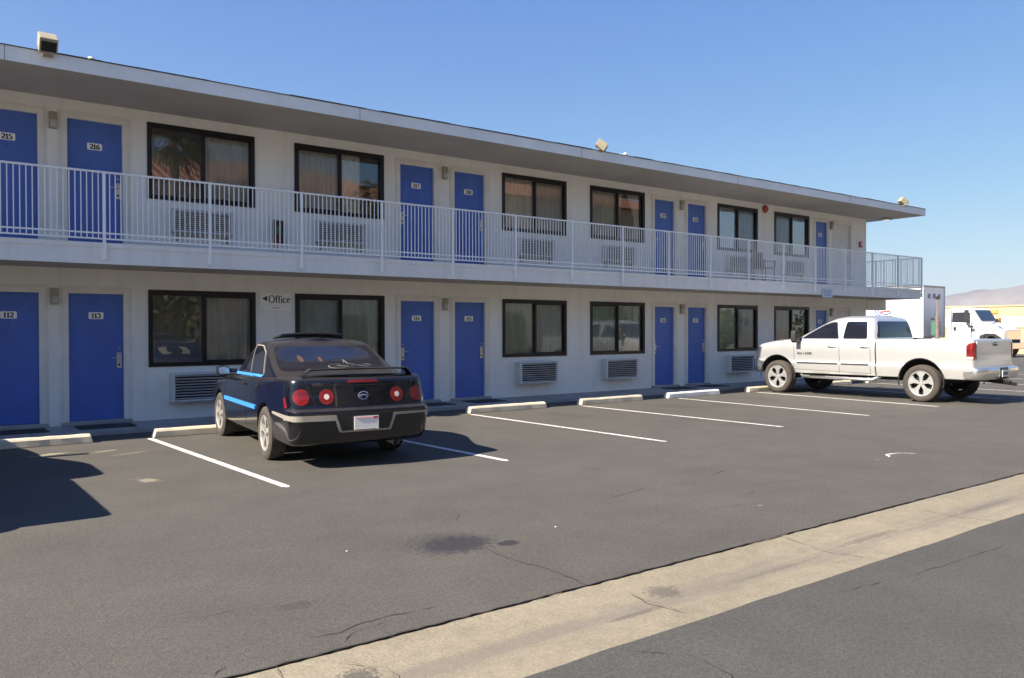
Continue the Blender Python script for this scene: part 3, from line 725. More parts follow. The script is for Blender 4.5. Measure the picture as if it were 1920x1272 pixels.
# ---------------- floodlights on the roof edge
def make_flood():
    t=thing('floodlight','','floodlight',(0,0,0),0,'floodlights on the roof edge')
    m=MB(M_beige); T=Matrix.Translation((0,0,.19))@Matrix.Rotation(R(38),4,'X')
    m.prism([(-.15,-.12),(.15,-.10),(.16,.10),(-.13,.12)],'x',-.13,.13,T=T); m.build('housing',t,bevel=.01)
    m=MB(M_dark); m.box(-.105,.105,-.158,-.1525,-.085,.075,T=T); m.build('lens',t)
    m=MB(M_beige); m.box(-.03,.03,-.02,.05,-.01,.09); m.box(-.07,.07,.0,.12,-.02,.006); m.build('bracket',t)
    m=MB(M_beige); m.tube([(-.42,.12,.015),(-.1,.12,.015),(-.02,.12,.03)],.018,8); m.build('conduit',t); return t
fl=make_flood(); fl['label']='boxy beige floodlight with dark lens on the roof edge above doors 215 and 216'; fl.location=(1.60,RY-.07,5.20); fl.rotation_euler=(0,0,R(0)); fl.scale=(.86,.86,.86)
f2=copy_tree(fl,(12.0,RY+.02,5.235),R(52),label='beige floodlight on the roof edge above the middle of the motel'); f2.scale=(.78,.78,.78)
f3=copy_tree(fl,(24.75,RY+.03,5.225),R(60),label='beige floodlight near the far right end of the roof edge'); f3.scale=(.8,.8,.8)
for (x,y,hh,lab) in ((2.2,-1.25,.12,'short vent pipe poking above the roof edge right of the left floodlight'),(13.1,-1.15,.17,'short bent vent pipe on the roof right of the middle floodlight')):
    m=MB(M_rail); m.tube([(0,0,0),(0,0,hh)],.035,10)
    if hh>.15: m.tube([(-.0,0,hh-.02),(-.16,0,hh-.03),(-.3,0,.02)],.013,6)
    m.lathe([(hh-.012,0),(hh-.01,.05),(hh+.012,.045),(hh+.02,0)],12,'z'); o=m.build('vent_pipe',loc=(x,y,5.25),smooth=40); tag(o,lab,'vent pipe','vent pipes on the roof')
# far end soffit lamp
m=MB(M_beige,M_lampglass); m.box(-.18,.18,-.12,.12,-.03,-.001); m.box(-.15,.15,-.09,.09,-.07,-.0305,1); o=m.build('soffit_light',loc=(25.6,-.55,5.052)); tag(o,'flat soffit light under the roof overhang at the right end','soffit light')
m=MB(M_beige); m.box(-.2,.2,-.1,.1,-.09,-.001); o=m.build('walkway_light',loc=(26.2,.9,2.416),bevel=.01); tag(o,'box light under the balcony floor at its right end','ceiling light')
# ---------------- signs and small wall things
t=thing('office_sign','white office direction sign with a left pointing arrow between two ground floor windows','sign',(5.38,0,1.8))
m=MB(M_plate,M_inkblue); m.box(-.285,.285,-.022,-.002,.085,.295); 
m.add([(-.255,-.0235,.205),(-.16,-.0235,.155),(-.16,-.0235,.255)],[(0,1,2)],1)
h=.135; tw=sum(GL[c][0] for c in 'Office')*h*.92; letters(m,'Office',-.135,.13,h,-.022,pen=.18,thin=.42,width=.92); m.build('sign_board',t,fix=False)
m=MB(M_plate,M_ink); m.box(-.285,.285,-.018,-.002,.0,.07); m.box(-.06,.07,-.0195,-.0185,.035,.047,1); m.box(-.25,-.235,-.0195,-.0185,.03,.045,1); m.build('small_panel',t,fix=False)
t=thing('fire_extinguisher_cabinet','small glass fronted fire extinguisher box on the balcony wall between two windows','extinguisher cabinet',(5.40,0,2.98))
m=MB(M_steel,M_dark); m.box(-.1,-.085,-.12,-.002,0,.44); m.box(.085,.1,-.12,-.002,0,.44); m.box(-.0845,.0845,-.12,-.002,.425,.44); m.box(-.0845,.0845,-.12,-.002,0,.015); m.box(-.0845,.0845,-.015,-.004,.016,.424,1); m.build('cabinet_box',t)
m=MB(M_red); m.lathe([(.02,0),(.02,.045),(.19,.047),(.215,.03),(.22,0)],16,'z',(0,-.065,0)); m.build('extinguisher',t,smooth=40)
m=MB(M_green); m.box(-.055,.055,-.1185,-.1165,.20,.33); m.build('label_card',t)
m=MB(M_cabglass); m.add([(-.084,-.117,.016),(.084,-.117,.016),(.084,-.117,.424),(-.084,-.117,.424)],[(0,1,2,3)]); m.build('glass_front',t,fix=False)
m=MB(M_red); m.lathe([(-.002,.0),(-.002,.11),(-.03,.115),(-.065,.09),(-.075,.03),(-.075,0)],24,'y'); o=m.build('alarm_bell',loc=(19.86,0,4.90),smooth=40); tag(o,'round red fire alarm bell high on the upper wall','alarm bell')
m=MB(M_red,M_plate); m.box(-.06,.06,-.06,-.002,-.09,.09); m.box(-.035,.035,-.064,-.0605,-.02,.03,1); o=m.build('alarm_box',loc=(24.93,0,4.19),bevel=.005); tag(o,'small red alarm box on the upper wall right of the white door','alarm box')
m=MB(M_signblue,M_ink); m.box(-.26,.26,-.012,-.0,-.125,.125); 
for z in (-.06,0,.06): m.box(-.18,.18,-.0135,-.0125,z-.006,z+.006,1)
o=m.build('balcony_sign',loc=(21.19,-1.154,2.47)); tag(o,'small pale blue sign hanging on the balcony edge','sign')
# plastic chair on the balcony
t=thing('patio_chair','brown plastic patio chair standing on the balcony beside the air conditioner','chair',(19.2,-.45,UF))
m=MB(M_cardbrown); m.box(-.23,.23,-.22,.22,.40,.43); m.build('seat',t,bevel=.01)
m=MB(M_cardbrown)
for k in range(5): m.box(-.22+k*.092,-.15+k*.092,.20,.225,.43,.86)
m.box(-.24,.24,.197,.23,.8,.88); m.build('backrest',t,bevel=.006)
for sx in (-1,1):
    for sy in (-1,1):
        m=MB(M_cardbrown); m.tube([(sx*.22,sy*.2,0),(sx*.205,sy*.19,.40)],.018,8); m.build('leg',t)
    m=MB(M_cardbrown); m.box(sx*.24-.025,sx*.24+.025,-.22,.22,.61,.635); m.box(sx*.24-.02,sx*.24+.02,-.21,-.17,.42,.61); m.build('armrest',t,bevel=.006)
# wheel stops
first=None; random.seed(2)
for x,lab,mt in ((.25,'worn concrete parking stop at the left edge of the picture before doors 112 and 113',M_stop),(2.86,'worn concrete parking stop in front of the black sedan',M_stop),(5.6,'concrete parking stop in the space hidden behind the black sedan',M_stop),(8.34,'cracked concrete parking stop in front of door 115',M_stop),
    (11.10,'concrete parking stop between the two ground floor windows',M_stop),(13.72,'white painted parking stop in front of door 116',M_stopw),(16.62,'concrete parking stop at the silver pickup front wheel',M_stop),(19.4,'concrete parking stop beyond the silver pickup',M_stop),(22.1,'farthest concrete parking stop by the end of the motel',M_stop)):
    Ls=1.83; m=MB(mt)
    pr=[(-.085,0),(.085,0),(.078,.09),(.05,.125),(-.05,.125),(-.078,.09)]; secs=[]
    N=14
    for i in range(N+1):
        xx=Ls*i/N; sc_=1.0; dx=0
        q=[(xx+(.03 if i==0 and z>.05 else -.03 if i==N and z>.05 else 0),y+random.uniform(-.004,.004),z*(1+random.uniform(-.03,.03))) for y,z in pr]; secs.append(q)
    vs=[p for q in secs for p in q]; n=6
    m.add(vs,[(i*n+k,i*n+(k+1)%n,(i+1)*n+(k+1)%n,(i+1)*n+k) for i in range(N) for k in range(n)]+[tuple(range(n))[::-1],tuple(N*n+k for k in range(n))])
    o=m.build('parking_stop',bevel=.012,loc=(x,-1.80,GZ)); o.rotation_euler.z=R(random.uniform(-1.2,.6)); tag(o,lab,'parking stop','concrete parking stops along the kerb')
# a few bits of litter
random.seed(9)
for (x,y,lab) in ((2.83,-12.45,'tiny white scrap of paper on the dark driveway asphalt'),(4.05,-9.45,'tiny white scrap lying right of the oil stain'),(2.45,-9.1,'tiny white scrap lying left of the oil stain'),(10.9,-2.3,'pale scrap of litter between two parking stops')):
    m=MB(M_litter); n=7; pts=[(.009*math.cos(6.28*k/n)*random.uniform(.7,1.3),.008*math.sin(6.28*k/n)*random.uniform(.7,1.3)) for k in range(n)]; m.prism(pts,'z',0,.006); o=m.build('litter_scrap',loc=(x,y,GZ+.001)); tag(o,lab,'litter','scraps of litter')

# ================================================================== VEHICLES
def outline(L):
    hw,yf,yr=L['hw'],L['yf'],L['yr']; rxf,ryf=L.get('cf',(.25,.35)); rxr,ryr=L.get('cr',(.2,.25)); bf,br=L.get('bf',.08),L.get('br',.05)
    pts=[]; nf,nc,ns=5,6,L.get('ns',30)
    for i in range(nf): x=(hw-rxf)*i/nf; pts.append((x,yf-bf*(x/hw)**2))
    e=yf-bf*((hw-rxf)/hw)**2
    for i in range(nc): a=R(90-90*i/nc); pts.append((hw-rxf+rxf*math.cos(a),e-ryf+ryf*math.sin(a)))
    e2=yr+br*((hw-rxr)/hw)**2
    y0,y1=e-ryf,e2+ryr
    for i in range(ns+1): y=y0+(y1-y0)*i/ns; pts.append((hw,y))
    for i in range(1,nc+1): a=R(-90*i/nc); pts.append((hw-rxr+rxr*math.cos(a),e2+ryr+ryr*math.sin(a)))
    for i in range(nf-1,-1,-1): x=(hw-rxr)*i/nf; pts.append((x,yr+br*(x/hw)**2))
    taper=L.get('tp',0); yc=(y0+y1)/2; hl=(yf-yr)/2
    return [(x*(1-taper*abs((y-yc)/hl)**3),y) for x,y in pts]
def ring_mesh(levels,zcap,M=10,mats=(),sub=2,bottom=True):
    outs=[outline(L) for L in levels]; N=len(outs[0]); V=[];F=[]; ids=[]
    for L,o in zip(levels,outs):
        z=L['z']; row=[]
        for i,(x,y) in enumerate(o):
            zz=z(y) if callable(z) else z
            if i in (0,N-1): V.append((0,y,zz)); row.append((len(V)-1,len(V)-1))
            else: V.append((x,y,zz)); V.append((-x,y,zz)); row.append((len(V)-2,len(V)-1))
        ids.append(row)
    for k in range(len(levels)-1):
        for i in range(N-1):
            a,b=ids[k][i],ids[k][i+1]; c,d=ids[k+1][i],ids[k+1][i+1]
            F.append((a[0],b[0],d[0],c[0])); F.append((b[1],a[1],c[1],d[1]))
    def cap(row,out,fn,rev):
        rows=[]
        for i in range(1,N-1):
            x,y=out[i]; r=[row[i][1]]
            for j in range(1,M):
                u=-1+2*j/M; V.append((x*u,y,fn(x*u,y,V[row[i][0]][2],u))); r.append(len(V)-1)
            r.append(row[i][0]); rows.append(r)
        fs=[]
        for r,s in zip(rows[:-1],rows[1:]):
            for j in range(M): fs.append((r[j],r[j+1],s[j+1],s[j]))
        for j in range(M): fs.append((row[0][0],rows[0][j+1],rows[0][j])); fs.append((row[-1][0],rows[-1][j],rows[-1][j+1]))
        F.extend([f[::-1] for f in fs] if not rev else fs)
    cap(ids[-1],outs[-1],zcap,False)
    if bottom: cap(ids[0],outs[0],lambda x,y,z,u:z,True)
    me=bpy.data.meshes.new('tmp'); me.from_pydata(V,[],F)
    for m in mats: me.materials.append(m)
    bm=bmesh.new(); bm.from_mesh(me); bmesh.ops.recalc_face_normals(bm,faces=bm.faces)
    for f in bm.faces: f.smooth=True
    bm.to_mesh(me); bm.free()
    o=bpy.data.objects.new('tmp',me); COL.objects.link(o)
    if sub:
        s=o.modifiers.new('s','SUBSURF'); s.levels=sub; s.render_levels=sub
        o=apply_mods(o)
    return o
def apply_mods(o):
    bpy.context.view_layer.update(); dg=bpy.context.evaluated_depsgraph_get()
    me=bpy.data.meshes.new_from_object(o.evaluated_get(dg)); o.modifiers.clear(); old=o.data; o.data=me; bpy.data.meshes.remove(old); return o
def cut(o,cutters):
    for c in cutters:
        m=o.modifiers.new('b','BOOLEAN'); m.operation='DIFFERENCE'; m.object=c; m.solver='EXACT'
    o=apply_mods(o)
    for c in cutters: bpy.data.objects.remove(c)
    return o
def cyl_x(y,z,r,x0,x1,n=40):
    m=MB(M_dark); m.lathe([(x0,0),(x0,r),(x1,r),(x1,0)],n,'x',(0,y,z)); return m.build('tmp_c')
def finish(o,name,parent,ang=35):
    bm=bmesh.new(); bm.from_mesh(o.data); autosmooth(bm,ang); bm.to_mesh(o.data); bm.free(); o.name=name; o.data.name=name; o.parent=parent; return o
def wells(o,axles,r,mi):
    for p in o.data.polygons:
        c=p.center
        for (y,z) in axles:
            d=math.hypot(c.y-y,c.z-z)
            if d<r+.004 and abs(p.normal.x)<.3: p.material_index=mi
            if d<r and abs(p.normal.x)>.7 and abs(c.x)<.75: p.material_index=mi
def bvh_of(objs):
    V=[];F=[]
    for o in objs:
        k=len(V); V+=[v.co.copy() for v in o.data.vertices]; F+=[tuple(k+i for i in p.vertices) for p in o.data.polygons]
    return BVHTree.FromPolygons(V,F)
def circ(cx,cy,rx,ry=None,n=22):
    ry=ry or rx; return [(cx+rx*math.cos(2*math.pi*k/n),cy+ry*math.sin(2*math.pi*k/n)) for k in range(n)]
def rrect(pts,r=.03,n=4):
    """rounds the corners of a convex polygon"""
    out=[]; N=len(pts)
    for i in range(N):
        p=Vector(pts[i]);a=(Vector(pts[i-1])-p);b=(Vector(pts[(i+1)%N])-p); ra=min(r,a.length*.45);rb=min(r,b.length*.45)
        A=p+a.normalized()*ra;B=p+b.normalized()*rb
        for k in range(n+1): t=k/n; out.append(tuple((1-t)**2*A+2*t*(1-t)*p+t*t*B))
    return out
def decal(bvh,poly,axis,side,off,name,mat,parent,step=.05,depth=.012,build=True,lift=None):
    """a thin panel of the shape poly laid on the body; poly is in (y,z) for axis x, (x,z) for axis y, (x,y) for axis z"""
    poly=[Vector((p[0],p[1],0)) for p in poly]
    area=sum(poly[i].x*poly[(i+1)%len(poly)].y-poly[(i+1)%len(poly)].x*poly[i].y for i in range(len(poly)))
    if area<0: poly=poly[::-1]
    x0=min(p.x for p in poly);x1=max(p.x for p in poly);y0=min(p.y for p in poly);y1=max(p.y for p in poly)
    nx=max(1,math.ceil((x1-x0)/step));ny=max(1,math.ceil((y1-y0)/step))
    bm=bmesh.new(); g=[[bm.verts.new((x0+(x1-x0)*i/nx,y0+(y1-y0)*j/ny,0)) for j in range(ny+1)] for i in range(nx+1)]
    for i in range(nx):
        for j in range(ny): bm.faces.new((g[i][j],g[i+1][j],g[i+1][j+1],g[i][j+1]))
    for i,p in enumerate(poly):
        q=poly[(i+1)%len(poly)]; d=q-p
        if d.length<1e-6: continue
        nr=Vector((d.y,-d.x,0)).normalized()
        bmesh.ops.bisect_plane(bm,geom=bm.verts[:]+bm.edges[:]+bm.faces[:],dist=1e-6,plane_co=p,plane_no=nr,clear_outer=True)
    D={'x':Vector((1,0,0)),'y':Vector((0,1,0)),'z':Vector((0,0,1))}[axis]*side
    miss=[]
    for v in bm.verts:
        a,b=v.co.x,v.co.y; P={'x':Vector((0,a,b)),'y':Vector((a,0,b)),'z':Vector((a,b,0))}[axis]+D*6
        h=bvh.ray_cast(P,-D)
        if h[0] is not None and (h[0]-P).length>6.2: h=(None,)
        if h[0] is None: miss.append(v); continue
        n=h[1] if h[1].dot(D)>0 else -h[1]
        v.co=h[0]+n*off
    if miss: bmesh.ops.delete(bm,geom=miss,context='VERTS')
    bmesh.ops.remove_doubles(bm,verts=bm.verts[:],dist=1e-5)
    bmesh.ops.recalc_face_normals(bm,faces=bm.faces)
    if bm.faces and sum((f.normal.dot(D)*f.calc_area() for f in bm.faces))<0: bmesh.ops.reverse_faces(bm,faces=bm.faces[:])
    be=[e for e in bm.edges if len(e.link_faces)==1]
    for f in bm.faces: f.smooth=True
    for e in be: e.smooth=False
    ex=bmesh.ops.extrude_edge_only(bm,edges=be)
    nv=[v for v in ex['geom'] if isinstance(v,bmesh.types.BMVert)]
    for v in nv: v.co-=D*depth
    me=bpy.data.meshes.new(name); bm.to_mesh(me); bm.free(); me.materials.append(mat)
    o=bpy.data.objects.new(name,me); COL.objects.link(o); o.parent=parent; return o
def ribbon_poly(pts,w):
    a=Vector(pts[0]);b=Vector(pts[1]);d=(b-a).normalized();n=Vector((-d.y,d.x))*w/2
    return [tuple(a+n),tuple(a-n),tuple(b-n),tuple(b+n)]
def joined(objs,name,parent):
    """merges several same-material panels of ONE part into one mesh"""
    bm=bmesh.new()
    for o in objs: bm.from_mesh(o.data)
    me=bpy.data.meshes.new(name); bm.to_mesh(me); bm.free(); me.materials.append(objs[0].data.materials[0])
    for o in objs: bpy.data.objects.remove(o)
    o=bpy.data.objects.new(name,me); COL.objects.link(o); o.parent=parent; return o
def wheel(parent,x,y,rad,wd,rimr,spokes,side,tyremat,rimmat,steer=0,wide=.5):
    """side -1 = left. tyre + rim; axle along x; outer face towards side"""
    t=MB(tyremat); s=side; h=wd/2; b=rad-rimr
    prof=[(-h*.86,rimr*.98),(-h*.98,rimr+b*.25),(-h,rimr+b*.55),(-h*.93,rad-.03),(-h*.80,rad-.006),(-h*.45,rad),(-h*.43,rad-.008),(-h*.38,rad-.008),(-h*.36,rad),(h*.36,rad),(h*.38,rad-.008),(h*.43,rad-.008),(h*.45,rad),(h*.80,rad-.006),(h*.93,rad-.03),(h,rimr+b*.55),(h*.98,rimr+b*.25),(h*.86,rimr*.98)]
    t.lathe(prof,44,'x',(0,0,0),0)
    tyre=t.build('tyre',smooth=50); W=bpy.data.objects.new('wheel',None); COL.objects.link(W); W.empty_display_size=.1
    W.parent=parent; W.location=(x,y,rad-.006); W.rotation_euler=(0,0,steer)
    tyre.parent=W
    m=MB(rimmat,M_dark); f=s*h
    m.lathe([(f*.84,rimr*.97),(f*.88,rimr*1.03),(f*.92,rimr*1.04),(f*.93,rimr*.99),(f*.84,rimr*.93),(f*.55,rimr*.90)],44,'x')
    m.lathe([(f*.56,rimr*.91),(f*.2,rimr*.88),(-f*.7,rimr*.86)],30,'x',mi=1)
    m.lathe([(f*.12,rimr*.80),(f*.10,rimr*.70),(f*.10,.0)],30,'x',mi=1)
    # hub
    m.lathe([(f*.55,rimr*.30),(f*.80,rimr*.27),(f*.83,rimr*.15),(f*.86,rimr*.13),(f*.86,0)],20,'x')
    for k in range(spokes):
        a=2*math.pi*k/spokes+.3
        def pt(r,dt,ax): return (ax,r*math.cos(a+dt),r*math.sin(a+dt))
        w0,w1=wide*.9*math.pi/spokes,wide*math.pi/spokes*.62
        ri,ro_=rimr*.16,rimr*.965
        vs=[pt(ri,-w0,f*.80),pt(ri,w0,f*.80),pt(rimr*.6,-w1*.62,f*.80),pt(rimr*.6,w1*.62,f*.80),pt(ro_,-w1,f*.84),pt(ro_,w1,f*.84),
            pt(ri,-w0,f*.5),pt(ri,w0,f*.5),pt(rimr*.6,-w1*.62,f*.5),pt(rimr*.6,w1*.62,f*.5),pt(ro_,-w1,f*.6),pt(ro_,w1,f*.6),
            pt(rimr*.6,0,f*.86),pt(ri,0,f*.85),pt(ro_,0,f*.88)]
        m.add(vs,[(0,2,12,13),(13,12,3,1),(2,4,14,12),(12,14,5,3),(0,6,8,2),(2,8,10,4),(1,3,9,7),(3,5,11,9),(6,7,9,8),(8,9,11,10)])
        m.lathe([(f*.84,0),(f*.84,.011),(f*.78,.012)],6,'x',(0,rimr*.20*math.cos(a+math.pi/spokes),rimr*.20*math.sin(a+math.pi/spokes)),1)
    r=m.build('rim',smooth=28); r.parent=W
    return W
def interp(pts):
    def f(y):
        if y>=pts[0][0]: return pts[0][1]
        for (a,za),(b,zb) in zip(pts[:-1],pts[1:]):
            if y>=b:
                t=(a-y)/(a-b); t=t*t*(3-2*t)*.5+t*.5; return za+(zb-za)*t
        return pts[-1][1]
    return f

# ---------------------------------------------------------------- black sedan
def make_sedan():
    car=thing('parked_sedan','dusty black four door sedan with open sunroof, round red tail lamps and blue side trim','car')
    def Z(z): return z*1.07 if z<1 else 1.07+(z-1)*1.19
    def dc(bv_,poly,axis,*a,**k): return decal(bv_,[(p,Z(q)) for p,q in poly] if axis!='z' else poly,axis,*a,**k)
    top=interp([(2.55,.71),(2.3,.81),(1.6,.92),(1.0,1.0),(.2,1.025),(-1.2,1.055),(-1.75,1.085),(-2.2,1.10),(-2.5,1.075)])
    def zf(f,b=.755): return lambda y: b+f*(top(y)-b)
    C=dict(cf=(.42,.42),cr=(.15,.17),bf=.22,br=.10,tp=.03)
    def L(z,hw,yf,yr,**k): d=dict(C); d.update(z=z,hw=hw,yf=yf,yr=yr); d.update(k); return d
    lv=[L(.29,.80,2.35,-2.34),L(.28,.86,2.42,-2.42),L(.30,.885,2.47,-2.47),L(.37,.90,2.52,-2.51),L(.52,.912,2.545,-2.54),L(.66,.918,2.55,-2.545),L(.695,.918,2.545,-2.545),
        L(.707,.915,2.50,-2.535),L(.716,.912,2.46,-2.465),L(.73,.910,2.45,-2.450),L(zf(.22),.912,2.42,-2.435),L(zf(.5),.90,2.36,-2.41),L(zf(.80),.89,2.28,-2.40),L(zf(.94),.868,2.2,-2.388),L(zf(.992),.835,2.12,-2.36),L(zf(1.0),.78,2.02,-2.31)]
    body=ring_mesh(lv,lambda x,y,z,u: z+.028*(1-u*u),10,(M_black,M_dark),1)
    AX=((1.53,.345),(-1.275,.345))
    body=cut(body,[cyl_x(y,z+.01,.385,a,b) for (y,z) in AX for (a,b) in ((-1.2,-.60),(.60,1.2))]); wells(body,[(y,z+.01) for y,z in AX],.385,1)
    finish(body,'body',car,32)
    G=dict(cf=(.30,.30),cr=(.26,.22),bf=.20,br=.10,tp=.0,ns=18)
    def g(z,hw,yf,yr,**k): d=dict(G); d.update(z=z,hw=hw,yf=yf,yr=yr); d.update(k); return d
    gl=[g(lambda y: top(y)-.06,.845,1.12,-1.90),g(lambda y: top(y)+.0,.835,1.02,-1.84),g(lambda y: top(y)+.03,.828,.92,-1.74),g(1.22,.80,.62,-1.42),g(1.355,.765,.34,-1.14),g(1.455,.725,.14,-.94),g(1.49,.69,.05,-.85),g(1.51,.63,-.04,-.76)]
    cabin=ring_mesh(gl,lambda x,y,z,u: z+.04*(1-u*u),8,(M_black,),2); finish(cabin,'roof',car,35)
    bv=bvh_of([body,cabin]); bc=bvh_of([cabin]); bb=bvh_of([body])
    # glazing
    rear=rrect([(-.67,1.315),(.67,1.315),(.765,1.06),(-.765,1.06)],.06)
    rg=dc(bc,rear,'y',-1,.003,'rear_window',M_rearglass,car,.05)
    dc(bc,rrect([(-.60,1.29),(.60,1.29),(.74,1.0),(-.74,1.0)],.06),'y',1,.003,'windscreen',M_carglass,car,.05)
    for s in (-1,1):
        f_=dc(bc,rrect([(.86,1.0),(.80,1.035),(.30,1.245),(-.02,1.305),(-.16,1.312),(-.235,.995)],.03),'x',s,.004,'front_door_window',M_carglass,car,.05)
        r_=dc(bc,rrect([(-.225,1.312),(-.55,1.305),(-.80,1.24),(-.95,1.0),(-.305,.998)],.035),'x',s,.004,'rear_door_window',M_carglass,car,.05)
        # window surround
        q=[dc(bc,ribbon_poly(p,.010),'x',s,.009,'t',M_grime,car,.05) for p in (((-.27,.99),(-.19,1.318)),((.86,1.0),(.30,1.255)),((.30,1.255),(-.16,1.325)),((-.16,1.325),(-.57,1.318)),((-.57,1.318),(-.82,1.25)),((-.82,1.25),(-.975,.995)))]
        joined(q,'window_trim',car)
        dc(bv,ribbon_poly([(.84,.972),(-.96,.985)],.034),'x',s,.010,'belt_trim',M_blue,car,.06)
        dc(bv,rrect([(1.08,.575),(1.08,.628),(-.86,.628),(-.86,.575)],.012),'x',s,.014,'side_moulding',M_blue,car,.06,depth=.02)
        q=[dc(bb,ribbon_poly(p,.007),'x',s,.0015,'t',M_dark,car,.05,depth=.004) for p in (((1.02,.92),(1.10,.70)),((1.10,.70),(1.10,.30)),((-.25,.945),(-.27,.27)),((-.98,.955),(-.92,.66)),((1.10,.275),(-.85,.275)))]
        joined(q,'door_seams',car)
        for y in (-.12,-.86):
            m=MB(M_chrome if False else M_black); bx=s*.905; m.tube([(bx,y+.08,.91),(bx+s*.028,y+.05,.913),(bx+s*.028,y-.05,.918),(bx,y-.08,.92)],.014,8); m.build('door_handle',car,smooth=40)
        m=MB(M_black,M_chrome); x=s*.90
        m.tube([(s*.80,.78,1.06),(s*.93,.74,1.07)],.03,8); 
        m.prism([(s*.90,1.0),(s*.925,1.125),(s*1.01,1.145),(s*1.085,1.12),(s*1.09,1.035),(s*1.05,1.0)],'y',.70,.83)
        m.prism([(s*.915,1.015),(s*.935,1.115),(s*1.01,1.13),(s*1.072,1.11),(s*1.076,1.04),(s*1.045,1.013)],'y',.6965,.6995,1)
        m.build('wing_mirror',car,bevel=.018,smooth=35)
        # fuel door / rear side marker
    m=dc(bb,circ(-1.36,.86,.085),'x',-1,.003,'fuel_door',M_black,car,.03)
    for s in (-1,1): dc(bb,rrect([(-2.26,.69),(-2.20,.80),(-2.145,.80),(-2.19,.69)],.01),'x',s,.005,'side_marker',M_lens,car,.03)
    # wheels: dusty, slightly turned fronts
    for (y,st) in ((1.53,R(2)),(-1.275,0)):
        for s in (-1,1): wheel(car,s*.805,y,.345,.22,.222,5,s,M_tyredust,M_alloy,st,.75)
    # tail lamps: dark panel, four round lamps
    dc(bb,rrect([(-.86,.69),(-.82,.90),(.82,.90),(.86,.69)],.05),'y',-1,.002,'tail_panel',M_plastic if False else M_black,car,.05)
    for i,(x,z,r,inner) in enumerate(((-.74,.805,.089,0),(-.45,.805,.084,1),(.45,.805,.084,1),(.74,.805,.089,0))):
        a=dc(bb,circ(x,z,r+.006),'y',-1,.004,'tail_lamp',M_plastic,car,.03)
        dc(bb,circ(x,z,r),'y',-1,.007,'lens',M_lens if x<.7 else M_lensdark,a,.03)
        if inner:
            dc(bb,circ(x,z,r*.68),'y',-1,.0085,'lens_ring',M_lensdark,a,.03); dc(bb,circ(x,z,r*.58),'y',-1,.0092,'lens_inner',M_lens,a,.03)
        if inner: dc(bb,circ(x,z,.031),'y',-1,.011,'reversing_lamp',M_clear,a,.03)
        else: dc(bb,rrect([(x-.07,z+.06),(x-.085,z+.02),(x+.085,z+.02),(x+.07,z+.06)],.01),'y',-1,.009,'lens_band',M_lensdark,a,.03)
    # emblem: ring with a leaping shape
    em=MB(M_chrome); cy=-2.452
    h=bb.ray_cast(Vector((0,-6,.865)),Vector((0,1,0))); cy=h[0].y-.014
    em.tube([(.062*math.cos(R(a)),cy,.865+.047*math.sin(R(a))) for a in range(20,330,15)],.0055,6)
    em.tube([(-.075,cy-.004,.848),(-.03,cy-.006,.873),(.02,cy-.006,.873),(.075,cy-.004,.855)],[.002,.009,.008,.002],6)
    em.tube([(-.02,cy-.004,.868),(-.035,cy-.004,.838)],.004,6); em.tube([(.03,cy-.004,.868),(.05,cy-.004,.841)],.004,6)
    em.build('emblem',car,smooth=40)
    m=MB(M_grime,M_red); h=bb.ray_cast(Vector((-.5,-6,1.0)),Vector((0,1,0))); yb=h[0].y-.008
    letters(m,'IMPALA',-.62,1.0,.030,yb,pen=.16,mi=0,width=1.25); letters(m,'LS',-.34,1.0,.030,yb,pen=.16,mi=1,width=1.1); m.build('badge',car,fix=False)
    dc(bb,rrect([(-.20,.955),(-.16,.985),(.18,.985),(.22,.955)],.008),'y',-1,.005,'brake_light',M_lensdark,car,.03)
    # seams of the boot lid
    q=[dc(bb,ribbon_poly(p,.007),'y',-1,.0035,'t',M_dark,car,.04,depth=.004) for p in (((-.70,1.0),(-.58,.70)),((.70,1.0),(.58,.70)),((-.62,.925),(.62,.925)))]
    joined(q,'boot_seams',car)
    # rear bumper trim following the plate recess
    q=[]
    for pts,w_ in ((((-.90,.578),(-.37,.578)),.062),(((-.385,.60),(-.315,.425)),.030),(((-.32,.420),(.32,.420)),.018),(((.31,.416),(.375,.598)),.032),(((.365,.592),(.90,.592)),.026)):
        q.append(dc(bb,ribbon_poly(pts,w_),'y',-1,.008,'t',M_grime,car,.04,depth=.016))
    for s in (-1,): q.append(dc(bb,rrect([(-2.45,.549),(-2.45,.607),(-1.70,.617),(-1.70,.592)],.006),'x',s,.008,'t',M_grime,car,.05,depth=.012))
    q.append(dc(bb,rrect([(-2.45,.549),(-2.45,.607),(-1.70,.617),(-1.70,.592)],.006),'x',1,.008,'t',M_grime,car,.05,depth=.012))
    joined(q,'bumper_trim',car)
    dc(bb,rrect([(-.37,.60),(-.30,.43),(.30,.43),(.365,.60)],.02),'y',-1,.0045,'plate_recess',M_plastic,car,.04)
    pm=MB(M_plate,M_trred,M_ink,M_chrome); h=bb.ray_cast(Vector((0.0,-6,.54)),Vector((0,1,0))); yb=h[0].y-.022; cx=-.005
    pm.box(cx-.155,cx+.155,yb,yb+.008,.458,.625); pm.box(cx-.157,cx+.157,yb-.003,yb-.0005,.455,.472,3)
    pm.box(cx+.085,cx+.145,yb-.002,yb-.0005,.590,.617,1)
    pm.tube([(cx-.13+.012*k,yb-.0015,.603+.006*math.sin(k*1.7)) for k in range(17)],.0035,5,1)
    for k in range(12): pm.box(cx-.13+k*.0215,cx-.118+k*.0215,yb-.0045,yb-.0032,.459,.468,2)
    pm.build('number_plate',car)
    # lower valance lip and exhausts
    m=MB(M_dark,M_grime)
    for x in (.42,.50): m.tube([(x,-1.9,.28),(x,-2.36,.26),(x,-2.44,.255)],.030,12,1,cap=False); m.tube([(x,-2.41,.257),(x,-2.39,.257)],.028,12,0)
